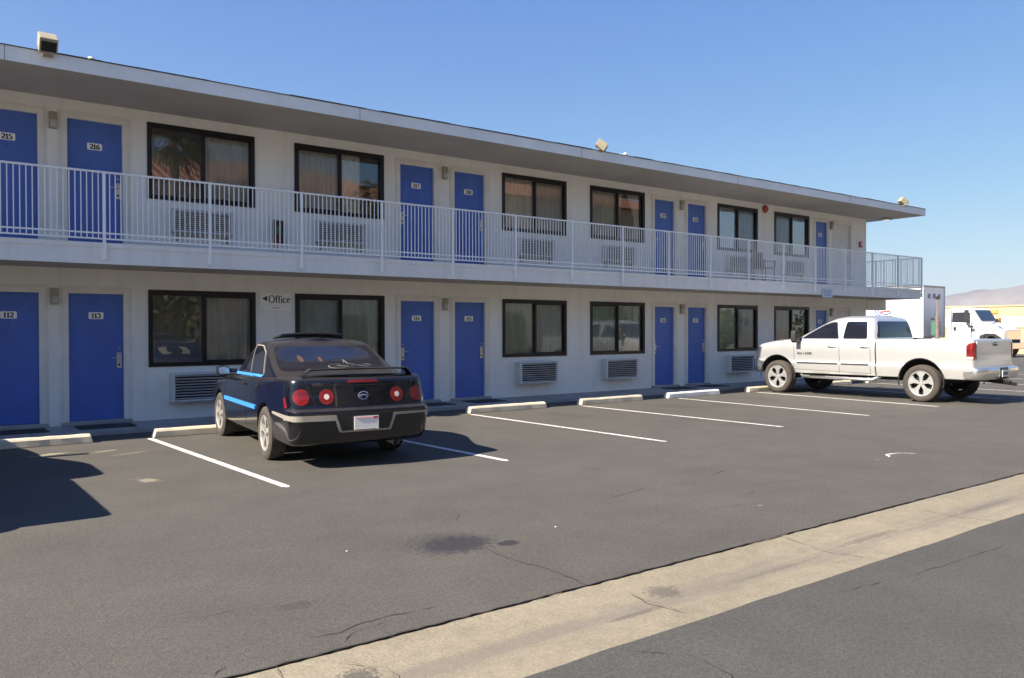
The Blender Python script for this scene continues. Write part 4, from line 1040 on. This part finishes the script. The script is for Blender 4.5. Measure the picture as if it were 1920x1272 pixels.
    m.tube([(.46,-1.6,.30),(.46,-2.2,.30)],.09,12,0); m.build('exhaust',car,smooth=40)
    # spoiler
    def deck(x,y): 
        h=bb.ray_cast(Vector((x,y,3)),Vector((0,0,-1))); return h[0].z if h[0] else 1.0
    sp=MB(M_black); path=[];ch=[];
    for i in range(33):
        u=-1+2*i/32; x=.705*u; a=abs(u); rise=.090*(1-max(0,(a-.84)/.16)**1.5)
        y=-2.20-.105*(1-a**3)*.9; yy=-2.285+.07*a**2; zz=deck(x*.97,yy)+rise-.01 if a>.84 else None
        path.append((x,yy,zz))
    zc=max(p[2] for p in path if p[2]); path=[(x,y,(z if z else zc)+.012*(1-(x/.705)**2)) for x,y,z in path]
    vs=[];n=8
    for (x,y,z) in path:
        c_=.075+.03*max(0,abs(x)/.705-.75); t=.013+(.012 if abs(x)>.61 else 0)
        for k in range(n):
            a=2*math.pi*k/n; vs.append((x,y+c_*math.cos(a),z+t*math.sin(a)-.008*math.cos(a)))
    N=len(path); sp.add(vs,[(i*n+k,i*n+(k+1)%n,(i+1)*n+(k+1)%n,(i+1)*n+k) for i in range(N-1) for k in range(n)]+[tuple(range(n))[::-1],tuple((N-1)*n+k for k in range(n))])
    sp.build('spoiler',car,smooth=45)
    # open tilting sunroof panel
    m=MB(M_plastic); hs=[]
    for i in range(11):
        u=-1+2*i/10; x=.46*u; e=1 if abs(u)<.95 else .6
        hs.append(((x,-.42,1.632-.02*u*u),(x,.02,1.575-.02*u*u),(x,.02,1.555-.02*u*u),(x,-.42,1.602-.025*u*u)))
    vs=[p for q in hs for p in q]
    m.add(vs,[(i*4+k,i*4+(k+1)%4,(i+1)*4+(k+1)%4,(i+1)*4+k) for i in range(10) for k in range(4)]+[(0,3,2,1),(40,41,42,43)])
    m.build('sunroof',car,bevel=.008,smooth=40)
    # writing squiggle on the rear window and glass patches standing in for objects inside
    def rw(x,z,o_=.007):
        h=bc.ray_cast(Vector((x,-6,Z(z))),Vector((0,1,0))); return tuple(h[0]+h[1]*o_) if h[0] else (x,-1.5,z)
    m=MB(M_grime)
    for pl in ([(-.02+.12*math.cos(R(a)),1.095+.020*math.sin(R(a))) for a in range(60,330,20)],[(-.10,1.082),(0,1.098),(.12,1.088),(.26,1.102),(.40,1.085)],[(.10,1.125),(.12,1.16),(.15,1.12),(.24,1.108)],[(-.02,1.10),(.06,1.10),(.14,1.10)],[(.30,1.10),(.38,1.115),(.46,1.10)]):
        m.tube([rw(x,z) for x,z in pl],.0026,5)
    m.build('window_lettering',car)
    for (x,z,r) in ((-.43,1.18,.034),(-.18,1.17,.024)):
        dc(bc,circ(x,z,r,r*1.1,14),'y',-1,.0045,'shelf_item_patch',M_plush,car,.02,depth=.003)
    q=[]
    for s in (-1,1): dc(bb,rrect([(s*.78,.62),(s*.50,.60),(s*.48,.68),(s*.72,.72)],.03),'y',1,.004,'headlamp',M_clear,car,.04)
    dc(bb,rrect([(-.40,.58),(.40,.58),(.38,.66),(-.38,.66)],.02),'y',1,.004,'grille',M_plastic,car,.04)
    return car
sedan=make_sedan(); sedan.location=(4.398,-3.67,GZ); sedan.rotation_euler=(0,0,R(-5.9)); sedan.scale=(.93,.93,.93)

# ---------------------------------------------------------------- silver pickup
def make_pickup():
    car=thing('parked_pickup','silver four door pickup truck with chrome wheels parked before the right end of the motel','truck')
    top=interp([(2.72,1.08),(2.45,1.20),(1.9,1.27),(1.6,1.30),(1.1,1.29),(-.60,1.295),(-.70,1.335),(-2.8,1.345)])
    def zf(f,b=.80): return lambda y: b+f*(top(y)-b)
    C=dict(cf=(.34,.30),cr=(.07,.06),bf=.14,br=.01,tp=.012,ns=44)
    def L(z,hw,yf,yr,**k): d=dict(C); d.update(z=z,hw=hw,yf=yf,yr=yr); d.update(k); return d
    lv=[L(.50,.90,2.45,-2.74),L(.49,.935,2.55,-2.775),L(.53,.955,2.60,-2.785),L(.66,.985,2.66,-2.79),L(.76,1.0,2.70,-2.79),L(.78,.978,2.70,-2.785),L(zf(.12),.975,2.72,-2.785),L(zf(.5),.997,2.72,-2.785),L(zf(.8),.99,2.68,-2.785),
        L(zf(.94),.968,2.62,-2.785),L(zf(.99),.945,2.56,-2.775),L(zf(1.0),.91,2.48,-2.75)]
    def cap(x,y,z,u):
        if y<-.80 and y>-2.66: return .965 if abs(u)<.93 else z
        if y>=1.45: return z+.05*(1-abs(u)**4)
        return z+(.0)
    body=ring_mesh(lv,cap,12,(M_silver,M_dark),2)
    AX=((1.87,.40),(-1.70,.40))
    body=cut(body,[cyl_x(y,z+.045,.485,a,b) for (y,z) in AX for (a,b) in ((-1.3,-.62),(.62,1.3))]); wells(body,[(y,z+.045) for y,z in AX],.485,1)
    for p in body.data.polygons:
        if p.center.z<.52 and p.normal.z<-.5: p.material_index=1
    finish(body,'body',car,32)
    G=dict(cf=(.32,.30),cr=(.16,.10),bf=.18,br=.02,tp=0,ns=22)
    def g(z,hw,yf,yr,**k): d=dict(G); d.update(z=z,hw=hw,yf=yf,yr=yr); d.update(k); return d
    gl=[g(1.20,.95,1.80,-.68),g(1.29,.935,1.68,-.675),g(1.33,.925,1.56,-.665),g(1.50,.885,1.22,-.645),g(1.66,.83,.92,-.615),g(1.775,.77,.68,-.58),g(1.815,.72,.58,-.54),g(1.835,.65,.46,-.46)]
    cabin=ring_mesh(gl,lambda x,y,z,u: z+.038*(1-u*u),8,(M_silver,),2); finish(cabin,'cab_roof',car,35)
    bc=bvh_of([cabin]); bb=bvh_of([body]); bv=bvh_of([body,cabin])
    decal(bc,rrect([(-.70,1.735),(.70,1.735),(.83,1.36),(-.83,1.36)],.06),'y',-1,.003,'rear_window',M_carglass,car,.05)
    decal(bc,rrect([(-.68,1.75),(.68,1.75),(.86,1.33),(-.86,1.33)],.06),'y',1,.003,'windscreen',M_carglass,car,.05)
    for s in (-1,1):
        decal(bc,rrect([(1.22,1.335),(1.08,1.42),(.86,1.55),(.66,1.655),(.48,1.715),(.34,1.73),(.24,1.335)],.04),'x',s,.006,'front_door_window',M_carglass,car,.05)
        decal(bc,rrect([(.10,1.735),(-.40,1.728),(-.46,1.335),(.14,1.335)],.05),'x',s,.004,'rear_door_window',M_carglass,car,.05)
        q=[decal(bb,ribbon_poly(p,w_),'x',s,.002,'t',M_dark,car,.05,depth=.004) for p,w_ in ((((1.40,1.22),(1.40,.62)),.008),(((.20,1.27),(.20,.55)),.009),(((-.56,1.27),(-.56,.55)),.008),(((-.685,1.30),(-.685,.52)),.028),(((1.40,.60),(-.56,.56)),.006))]
        joined(q,'door_seams',car)
        for y0,y1 in ((1.32,.24),(.16,-.52)): decal(bb,rrect([(y0,.742),(y0,.770),(y1,.770),(y1,.742)],.01),'x',s,.012,'side_moulding',M_plastic,car,.06,depth=.02)
        for y in (.38,-.42):
            m=MB(M_silver,M_dark); bx=s*.985; m.tube([(bx,y+.11,1.165),(bx+s*.026,y+.07,1.165),(bx+s*.026,y-.07,1.165),(bx,y-.11,1.165)],.02,8); m.build('door_handle',car,smooth=40)
            decal(bb,circ(y,1.16,.11,.042),'x',s,.003,'handle_recess',M_grime,car,.03)
        m=MB(M_plastic,M_silver); 
        m.tube([(s*.90,1.32,1.36),(s*1.08,1.28,1.38)],.03,8); m.tube([(s*.94,1.32,1.30),(s*1.06,1.29,1.31)],.022,8)
        m.prism([(s*1.0,1.25),(s*1.0,1.50),(s*1.06,1.535),(s*1.19,1.525),(s*1.215,1.47),(s*1.215,1.28),(s*1.18,1.235)],'y',1.22,1.34)
        m.build('wing_mirror',car,bevel=.02,smooth=35)
        # wheel arch lips
        for (y,z) in AX:
            m=MB(M_plastic); pts=[]
            for a in range(-14,195,8): pts.append((s*.985,y+.487*math.cos(R(a)),z+.045+.487*math.sin(R(a))))
            m.tube(pts,.013,6); m.build('wheel_arch_lip',car,smooth=50)
        # running board
        m=MB(M_chrome,M_plastic); m.tube([(s*.85,1.30,.50),(s*.98,1.16,.43),(s*.99,.4,.425),(s*.99,-.62,.425),(s*.86,-.74,.50)],.038,10)
        m.box(min(s*.93,s*1.02),max(s*.93,s*1.02),.55,.95,.455,.468,1); m.box(min(s*.93,s*1.02),max(s*.93,s*1.02),-.45,-.05,.455,.468,1); m.build('running_board',car,smooth=40)
        # tail lamps wrap the corner
        a=decal(bb,rrect([(-2.64,.93),(-2.64,1.21),(-2.70,1.27),(-2.765,1.27),(-2.765,.93)],.006),'x',s,.010,'tail_lamp',M_lens2,car,.012,depth=.02)
        decal(bb,rrect([(s*.955,.93),(s*.955,1.27),(s*.875,1.27),(s*.875,.93)],.006),'y',-1,.012,'lens_rear',M_lens2,a,.012)
        decal(bb,rrect([(-2.645,.935),(-2.645,.985),(-2.755,.985),(-2.755,.935)],.006),'x',s,.015,'lens_clear',M_clear,a,.012)
        decal(bb,rrect([(-2.655,1.05),(-2.655,1.15),(-2.75,1.15),(-2.75,1.05)],.01),'x',s,.015,'lens_dark',M_lensdark,a,.012)
        # head lamps
        decal(bb,rrect([(2.42,.92),(2.40,1.06),(2.60,1.04),(2.64,.92)],.02),'x',s,.005,'headlamp',M_clear,car,.03)
        m=MB(M_plastic)
        st='RAM 1500'; h=.055
        hh=bb.ray_cast(Vector((s*6,.85,.985)),Vector((-s,0,0))); T=Matrix.Translation((hh[0].x+s*.006,1.30 if s<0 else .78,.958))@Matrix.Rotation(R(-90 if s<0 else 90),4,'Z')
        letters(m,st,0,0,h,0,pen=.2,mi=0,width=1.45,T=T); 
        hh=bb.ray_cast(Vector((s*6,2.42,.86)),Vector((-s,0,0))); T=Matrix.Translation((hh[0].x+s*.012,2.49 if s<0 else 2.33,.852))@Matrix.Rotation(R(-90 if s<0 else 90),4,'Z')
        letters(m,'HEMI',0,0,.035,0,pen=.2,mi=0,width=1.2,T=T); m.build('badge',car,fix=False)
    decal(bb,circ(-1.0,1.10,.075),'x',-1,.003,'fuel_door',M_silver,car,.03)
    for (y,st) in ((1.87,R(-1)),(-1.70,0)):
        for s in (-1,1): wheel(car,s*.86,y,.40,.275,.262,5,s,M_rubber2,M_wheelchrome,st,1.12)
    # tailgate panel
    decal(bb,rrect([(-.84,.84),(-.84,1.345),(.84,1.345),(.84,.84)],.03),'y',-1,.008,'tailgate',M_silver,car,.05)
    q=decal(bb,rrect([(-.80,.93),(-.80,.97),(.80,1.0),(.80,.96)],.01),'y',-1,.012,'tailgate_crease',M_silver,car,.05)
    h=bb.ray_cast(Vector((0,-6,1.24)),Vector((0,1,0))); m=MB(M_plastic,M_chrome); yy=h[0].y-.01
    m.prism(rrect([(-.10,1.20),(-.10,1.27),(.10,1.27),(.10,1.20)],.025),'y',yy-.006,yy+.02,0); m.tube([(-.08,yy-.012,1.245),(.08,yy-.012,1.245)],.012,8,1); m.build('tailgate_handle',car,smooth=40)
    # rear bumper
    B=dict(cf=(.05,.03),cr=(.22,.20),bf=.0,br=.05,ns=8)
    def b(z,hw,yf,yr): d=dict(B); d.update(z=z,hw=hw,yf=yf,yr=yr); return d
    rb=ring_mesh([b(.52,.88,-2.60,-2.90),b(.50,.93,-2.58,-2.94),b(.53,.965,-2.56,-2.97),b(.62,.98,-2.55,-2.985),b(.72,.975,-2.55,-2.985),b(.755,.96,-2.56,-2.97),b(.76,.91,-2.60,-2.93)],lambda x,y,z,u:z,6,(M_chrome,),1); finish(rb,'rear_bumper',car,40)
    br=bvh_of([rb]); pr=decal(br,rrect([(-.20,.53),(-.20,.75),(.20,.75),(.20,.53)],.02),'y',-1,.004,'plate_recess',M_dark,rb,.04)
    m=MB(M_plate,M_inkblue); m.box(-.15,.15,-3.005,-2.992,.56,.70); 
    for k in range(6): m.box(-.115+k*.04,-.09+k*.04,-3.0075,-3.0055,.60,.66,1)
    m.build('number_plate',car)
    m=MB(M_chrome,M_plastic)
    fb=ring_mesh([dict(z=z,hw=hw,yf=yf,yr=2.2,cf=(.30,.30),cr=(.05,.05),bf=.16,br=0,ns=8) for z,hw,yf in ((.50,.92,2.66),(.48,.96,2.74),(.55,.995,2.82),(.70,1.0,2.84),(.79,.99,2.82),(.80,.93,2.76))],lambda x,y,z,u:z,6,(M_chrome,),1)
    fb=cut(fb,[cyl_x(1.87,.445,.49,-1.3,1.3)]); finish(fb,'front_bumper',car,40)
    decal(bb,rrect([(-.50,.83),(-.52,1.08),(.52,1.08),(.50,.83)],.05),'y',1,.006,'grille',M_chrome,car,.05)
    m=MB(M_dark,M_grime)
    m.box(-.60,.60,-2.3,2.2,.42,.52); m.tube([(-.9,-1.70,.40),(.9,-1.70,.40)],.06,10); m.tube([(-.16,-1.70,.40),(.16,-1.70,.40)],.15,12); m.tube([(-.8,1.87,.38),(.8,1.87,.38)],.05,10)
    m.tube([(.55,-1.9,.46),(.62,-2.7,.40),(.64,-2.98,.37)],.035,10,1); m.box(-.06,.06,-3.02,-2.7,.43,.50); m.tube([(-.04,-3.0,.465),(-.04,-3.12,.455)],.035,8)
    m.build('chassis',car,smooth=40)
    return car
pickup=make_pickup(); pickup.location=(18.09,-4.16,GZ+.005); pickup.rotation_euler=(0,0,R(.5)); pickup.scale=(.975,.975,.99)
dark={'_':'_navy',M_silver:M_navy,M_chrome:M_alloy}
pk2=copy_tree(pickup,(-1.07,-4.12,GZ+.02),0,label='dark blue pickup truck parked in the space left of the black sedan',remat=dark)

# ---------------------------------------------------------------- semi trailer and tractor
TX,TY=47.3,8.9
tr=thing('semi_trailer','long white box trailer with round blue and red logo behind the motel end','trailer',(TX,TY,GZ))
m=MB(M_trailer,M_drip)
m.box(0,2.6,0,13.5,1.15,4.09)
for k in range(22): y=.35+k*.6; m.box(-.012,-.0005,y,y+.035,1.2,4.02)
m.build('box',tr,bevel=.02)
m=MB(M_grime2,M_grime); m.box(-.03,2.63,-.03,13.52,4.0,4.11,1); m.box(-.03,.06,-.03,.06,1.1,4.0); m.box(2.54,2.63,-.03,.06,1.1,4.0); m.box(-.03,2.63,-.02,13.5,1.05,1.149); m.build('rails',tr,bevel=.01)
m=MB(M_trblue,M_trred); c0=(2.25,2.92)
for r,a0,a1,w_ in ((.68,120,300,.035),(.52,90,320,.03),(.80,200,290,.03)):
    pts=[(-.02,c0[0]-r*math.cos(R(a)),c0[1]+r*.9*math.sin(R(a))) for a in range(a0,a1,8)]; m.tube(pts,w_,4)
m.prism(circ(c0[0]+.1,c0[1]+.05,.09),'x',-.03,-.013,1); m.prism([(c0[0]-.3,c0[1]-.3),(c0[0]+.3,c0[1]-.36),(c0[0]+.3,c0[1]-.28),(c0[0]-.3,c0[1]-.22)],'x',-.03,-.013,1)
m.build('logo',tr)
m=MB(M_mark)
m.box(.60,.80,-.045,-.031,3.35,3.62); m.prism(circ(1.3,3.50,.15,.16),'y',-.045,-.031); m.box(1.80,2.0,-.045,-.031,3.35,3.62); m.box(1.25,1.37,-.045,-.031,1.7,1.9); m.build('front_marks',tr)
m=MB(M_dark); m.box(.9,1.7,.3,13,.85,1.05); 
for y in (10.6,12.0): m.tube([(.1,y,.55),(2.5,y,.55)],.08,8)
m.build('underframe',tr)
for y in (10.6,12.0):
    for x in (.3,2.3): 
        W=wheel(tr,x,y,.52,.5,.28,5,-1 if x<1 else 1,M_rubber,M_alloy)
m=MB(M_grime)
for x in (.5,2.1): m.box(x-.06,x+.06,3.0,3.12,0,1.1)
m.build('landing_leg',tr)
ct=thing('semi_tractor','white day cab semi tractor with tall exhaust stack parked behind the silver pickup','truck',(TX,TY,GZ))
m=MB(M_white)
prof=[(-1.25,1.05),(-1.25,2.60),(-1.45,2.74),(-2.35,2.76),(-2.62,2.66),(-3.0,1.98),(-3.12,1.93),(-4.35,1.72),(-4.75,1.45),(-4.85,1.1),(-4.85,.95),(-4.6,.9),(-4.2,1.15),(-3.7,1.2),(-3.3,.9),(-2.9,.75),(-1.4,.75)]
prof=[(y if y>-3 else -3+(y+3)*.66,z) for y,z in prof]; m.prism(prof,'x',.22,2.38); m.build('cab',ct,bevel=.07,smooth=40)
m=MB(M_carglass); m.prism([(-1.52,1.95),(-1.55,2.50),(-2.18,2.50),(-2.48,1.92)],'x',.195,.2195); m.build('side_window',ct)
m=MB(M_cabglass,M_carglass); 
T=Matrix.Identity(4)
nv=Vector((0,-.87,.49)); 
m.add([(.34,-2.655,2.60),(2.26,-2.655,2.60),(2.26,-2.985,2.04),(.34,-2.985,2.04)],[(0,1,2,3)],1); o=m.build('windscreen',ct,fix=False); o.location=(0,-.03,.02)
m=MB(M_plastic); m.box(.18,.215,-1.46,-1.50,1.2,2.6); m.box(.18,.215,-2.56,-2.59,.9,1.95); m.box(.15,.215,-1.75,-1.62,1.50,1.68); m.build('door_seams',ct)
m=MB(M_trblue); m.tube([(.205,-2.1+.2*math.cos(R(a)),1.58+.22*math.sin(R(a))) for a in range(0,361,20)],.016,4); m.box(.2,.215,-2.2,-2.0,1.56,1.59); m.build('emblem',ct)
m=MB(M_plastic,M_chrome); m.box(-.02,.06,-2.5,-2.28,1.95,2.62); m.tube([(.2,-2.35,2.6),(.05,-2.38,2.5)],.02,6); m.tube([(.2,-2.38,1.75),(.03,-2.4,1.95)],.02,6); m.box(-.05,.05,-2.75,-2.5,1.62,1.75); m.build('wing_mirror',ct,bevel=.01)
m=MB(M_stack,M_plastic); m.tube([(.12,-.75,.9),(.12,-.75,2.35)],.125,12); m.tube([(.12,-.75,2.35),(.12,-.75,3.40)],.07,10); m.tube([(.12,-.75,3.25),(.12,-.75,3.43)],.085,10,1); m.build('exhaust_stack',ct,smooth=40)
m=MB(M_chrome,M_dark); m.box(.35,2.25,-4.31,-4.23,.95,1.5); m.box(.15,2.45,-4.48,-4.28,.45,.8); m.prism(circ(-3.6,.52,.60),'x',.30,2.3,1); m.build('front_bumper',ct,bevel=.03)
m=MB(M_plastic); m.prism([(-3.0,.95),(-3.05,1.2),(-3.35,1.32),(-3.8,1.30),(-4.1,1.1),(-4.2,.9),(-4.05,.9),(-3.75,1.15),(-3.35,1.18),(-3.12,.9)],'x',.08,.3); m.tube([(.1,-3.2,1.5),(.0,-3.95,1.95)],.025,6); m.box(-.08,.05,-4.02,-3.9,1.9,2.1); m.build('fender_trim',ct,bevel=.01)
m=MB(M_dark,M_green); m.box(.7,1.9,-4.4,4.5,.7,.95); m.box(.2,.7,-2.6,-1.5,.4,.85); m.box(.5,2.0,1.5,3.0,.95,1.12); m.box(.25,.5,-.75,-.35,1.2,2.0,1); m.tube([(.45,-.6,1.0),(.5,-.6,2.1),(.3,-.3,2.15)],.05,6); m.build('chassis',ct)
for y in (-3.6,1.6,2.9):
    for x in (.34,2.26): wheel(ct,x,y,.50,.34 if y<0 else .5,.28,5,-1 if x<1 else 1,M_rubber,M_alloy)

# ================================================================== BACKGROUND
bw=thing('block_wall','long tan block wall behind the semi tractor','wall',(55.5,-20,GZ))
m=MB(M_block,M_cream); m.box(0,.2,0,60,0,1.62); m.build('wall_face',bw)
m=MB(M_block); m.box(-.03,.23,-.03,60.03,1.62,1.70); m.build('coping',bw)
wb=thing('warehouse','low cream and yellow warehouse with orange pilasters beyond the trailer','building',(80,-30,GZ))
m=MB(M_cream); m.box(0,20,0,110,0,2.75); m.build('wall',wb)
m=MB(M_yellow); m.box(-.05,20.05,-.05,110.05,2.751,3.60); m.box(-.12,20.1,-.12,110.1,3.601,3.74); m.build('parapet',wb)
for y in (20.5,48.0,76.0): 
    m=MB(M_orange); m.box(-.35,-.051,y,y+.8,0,2.4); m.box(-.5,-.051,y-.15,y+.95,2.401,2.6); m.box(-.15,-.051,y+.1,y+.7,3.0,3.3); m.build('pilaster',wb)
for y in (34.5,56,66): 
    m=MB(M_plastic); m.box(-.2,-.055,y,y+.4,2.35,2.55); m.build('wall_light',wb)
# mountains
def ridge(name,x0,y0,x1,y1,depth,hts,seed,n=160,rows=10):
    random.seed(seed); m=MB(M_hill); vs=[]
    from mathutils import noise as ns
    for j in range(rows+1):
        t=j/rows
        for i in range(n+1):
            u=i/n; bx=x0+(x1-x0)*u; by=y0+(y1-y0)*u
            nx,ny=(y1-y0),-(x1-x0); L=math.hypot(nx,ny)
            e=hts(u)*(math.sin(t*math.pi/2)**.8)
            e*=1+.30*ns.fractal(Vector((u*9,t*3,seed)),.8,2.2,6)*(.4+.6*t)
            dx,dy=nx/L,ny/L
            vs.append((bx+dx*depth*t,by+dy*depth*t,e-5))
    m.add(vs,[(j*(n+1)+i,j*(n+1)+i+1,(j+1)*(n+1)+i+1,(j+1)*(n+1)+i) for j in range(rows) for i in range(n)])
    o=m.build(name,smooth=60); o['kind']='structure'; return o
ridge('hills',3600,-1300,2900,4600,900,lambda u:min(285,max(70,188-380*(u-.5))),4.3)

# ---- what the windows reflect: stucco building with tiled roof, palms and trees across the drive
ob=thing('tile_roof_building','peach stucco building with terracotta tiled roofs facing the motel across the drive','building',(0,-21,GZ))
m=MB(M_peach); 
m.box(-20,4.5,-9,-.5,0,6.2); m.box(5,22.5,-10,0,0,7.9); m.box(23,41,-12,.8,0,8.7); m.build('wall',ob)
m=MB(M_tile)
def hip(x0,x1,y0,y1,z,h,o_=.7):
    x0-=o_;x1+=o_;y0-=o_;y1+=o_; d=(y1-y0)/2
    m.add([(x0,y0,z),(x1,y0,z),(x1,y1,z),(x0,y1,z),(x0+d,(y0+y1)/2,z+h),(x1-d,(y0+y1)/2,z+h)],[(0,1,5,4),(1,2,5),(2,3,4,5),(3,0,4),(0,3,2,1)])
hip(-20,4,-9,-.5,6.2,1.6); hip(5.2,22.3,-10,0,7.7,2.2); hip(23.4,41,-12,.8,8.7,2.5); m.build('roof',ob)
for x in (-17,-12,-7,-2,7,11.5,16,25,30,35):
    yo=-.5 if x<4 else .8 if x>22 else 0
    for z in (1.0,4.3):
        m=MB(M_bronze); m.box(x,x+1.8,yo-.002,yo+.05,z,z+1.3); f=m.build('window',ob); m=MB(M_carglass); m.box(x+.08,x+1.72,yo+.051,yo+.055,z+.08,z+1.22); o=m.build('pane',f)
def palm(x,y,h,seed,label):
    random.seed(seed); t=thing('palm_tree',label,'palm tree',(x,y,GZ),0,'fan palms across the drive')
    m=MB(M_bark); m.tube([(.05*math.sin(k),.04*math.cos(k*1.3),h*k/10) for k in range(11)],[.24-.009*k for k in range(11)],10); m.build('trunk',t,smooth=50)
    m=MB(M_frond)
    for k in range(64):
        a=random.uniform(0,6.28); el=random.uniform(-1.2,1.2); L=random.uniform(1.1,1.7); d=Vector((math.cos(a)*math.cos(el),math.sin(a)*math.cos(el),math.sin(el))); o_=Vector((0,0,h-.1)); tip=o_+d*L*.55
        sd=d.cross(Vector((0,0,1))).normalized(); un=sd.cross(d)
        for q in range(11):
            b=R(-65+13*q); dd=(d*math.cos(b)+sd*math.sin(b)).normalized(); e=tip+dd*L*.62-Vector((0,0,.28*L*random.uniform(.6,1.3))); pr=un*.02+sd*.0; w_=dd.cross(un).normalized()*.035
            mid=(tip+e)/2+Vector((0,0,.05)); m.add([tip,mid+w_,e,mid-w_],[(0,1,2,3)])
        m.add([o_+sd*.02,tip+sd*.012,tip-sd*.012,o_-sd*.02],[(0,1,2,3)])
    m.build('crown',t,fix=False)
palm(8.4,-18.6,9.3,1,'tall fan palm across the drive opposite door 113'); palm(10.9,-19.2,6.6,2,'shorter fan palm beside the tall one across the drive'); palm(17.6,-18.8,7.6,3,'fan palm across the drive opposite door 114'); palm(60,-20,8,4,'fan palm far right across the drive')
def tree(x,y,h,r,seed,label,n=1500):
    random.seed(seed); t=thing('shade_tree',label,'tree',(x,y,GZ),0,'leafy trees across the drive')
    m=MB(M_bark); m.tube([(0,0,0),(.1,.05,h*.3),(.0,.1,h*.6)],[.2,.16,.09],8)
    for k in range(5):
        a=k*1.3; m.tube([(.05,.05,h*.3+k*.15),(math.cos(a)*r*.6,math.sin(a)*r*.6,h*.65)],[.08,.03],6)
    m.build('trunk',t,smooth=50)
    m=MB(M_leaf); cl=[(Vector((random.uniform(-1,1)*r*.75,random.uniform(-1,1)*r*.75,h*random.uniform(.3,.92))),random.uniform(.28,.5)*r) for _ in range(14)]
    for k in range(n):
        c,cr=random.choice(cl); p=c+Vector([random.gauss(0,.5)*cr for _ in range(3)]); a=Vector([random.uniform(-1,1) for _ in range(3)]).normalized(); b=a.orthogonal().normalized(); s_=random.uniform(.10,.22)
        m.add([p+a*s_,p+b*s_*.5,p-a*s_,p-b*s_*.5],[(0,1,2,3)])
    m.build('crown',t,fix=False)
for i,(x,y,h,r) in enumerate(((-2,-18.6,2.4,1.2),(3.2,-18.8,2.6,1.3),(7.6,-18.6,3.3,1.7),(12.6,-18.8,2.6,1.3),(18.5,-18.8,2.4,1.3),(24.5,-18.9,2.4,1.3),(32,-18.9,2.6,1.5),(42,-19,2.6,1.6),(54,-19,3.2,2.0))):
    tree(x,y,h,r,20+i,['leftmost','second','third','fourth','fifth','sixth','seventh','eighth','rightmost'][i]+' of the dark leafy trees in the row across the drive')

# ---- desert air between here and the mountains
m=MB(); m.box(-6900,6900,-6900,6900,GZ-1.3,400); hz=m.build('haze'); tag(hz,None,None,kind='stuff')
hm=bpy.data.materials.new('air'); hm.use_nodes=True; hn=hm.node_tree; hn.nodes.clear()
ho=hn.nodes.new('ShaderNodeOutputMaterial'); pv=hn.nodes.new('ShaderNodeVolumePrincipled'); pv.inputs['Color'].default_value=(.82,.88,1,1); pv.inputs['Density'].default_value=1.2e-4; pv.inputs['Anisotropy'].default_value=.2
hn.links.new(pv.outputs[0],ho.inputs['Volume']); hz.data.materials.append(hm)
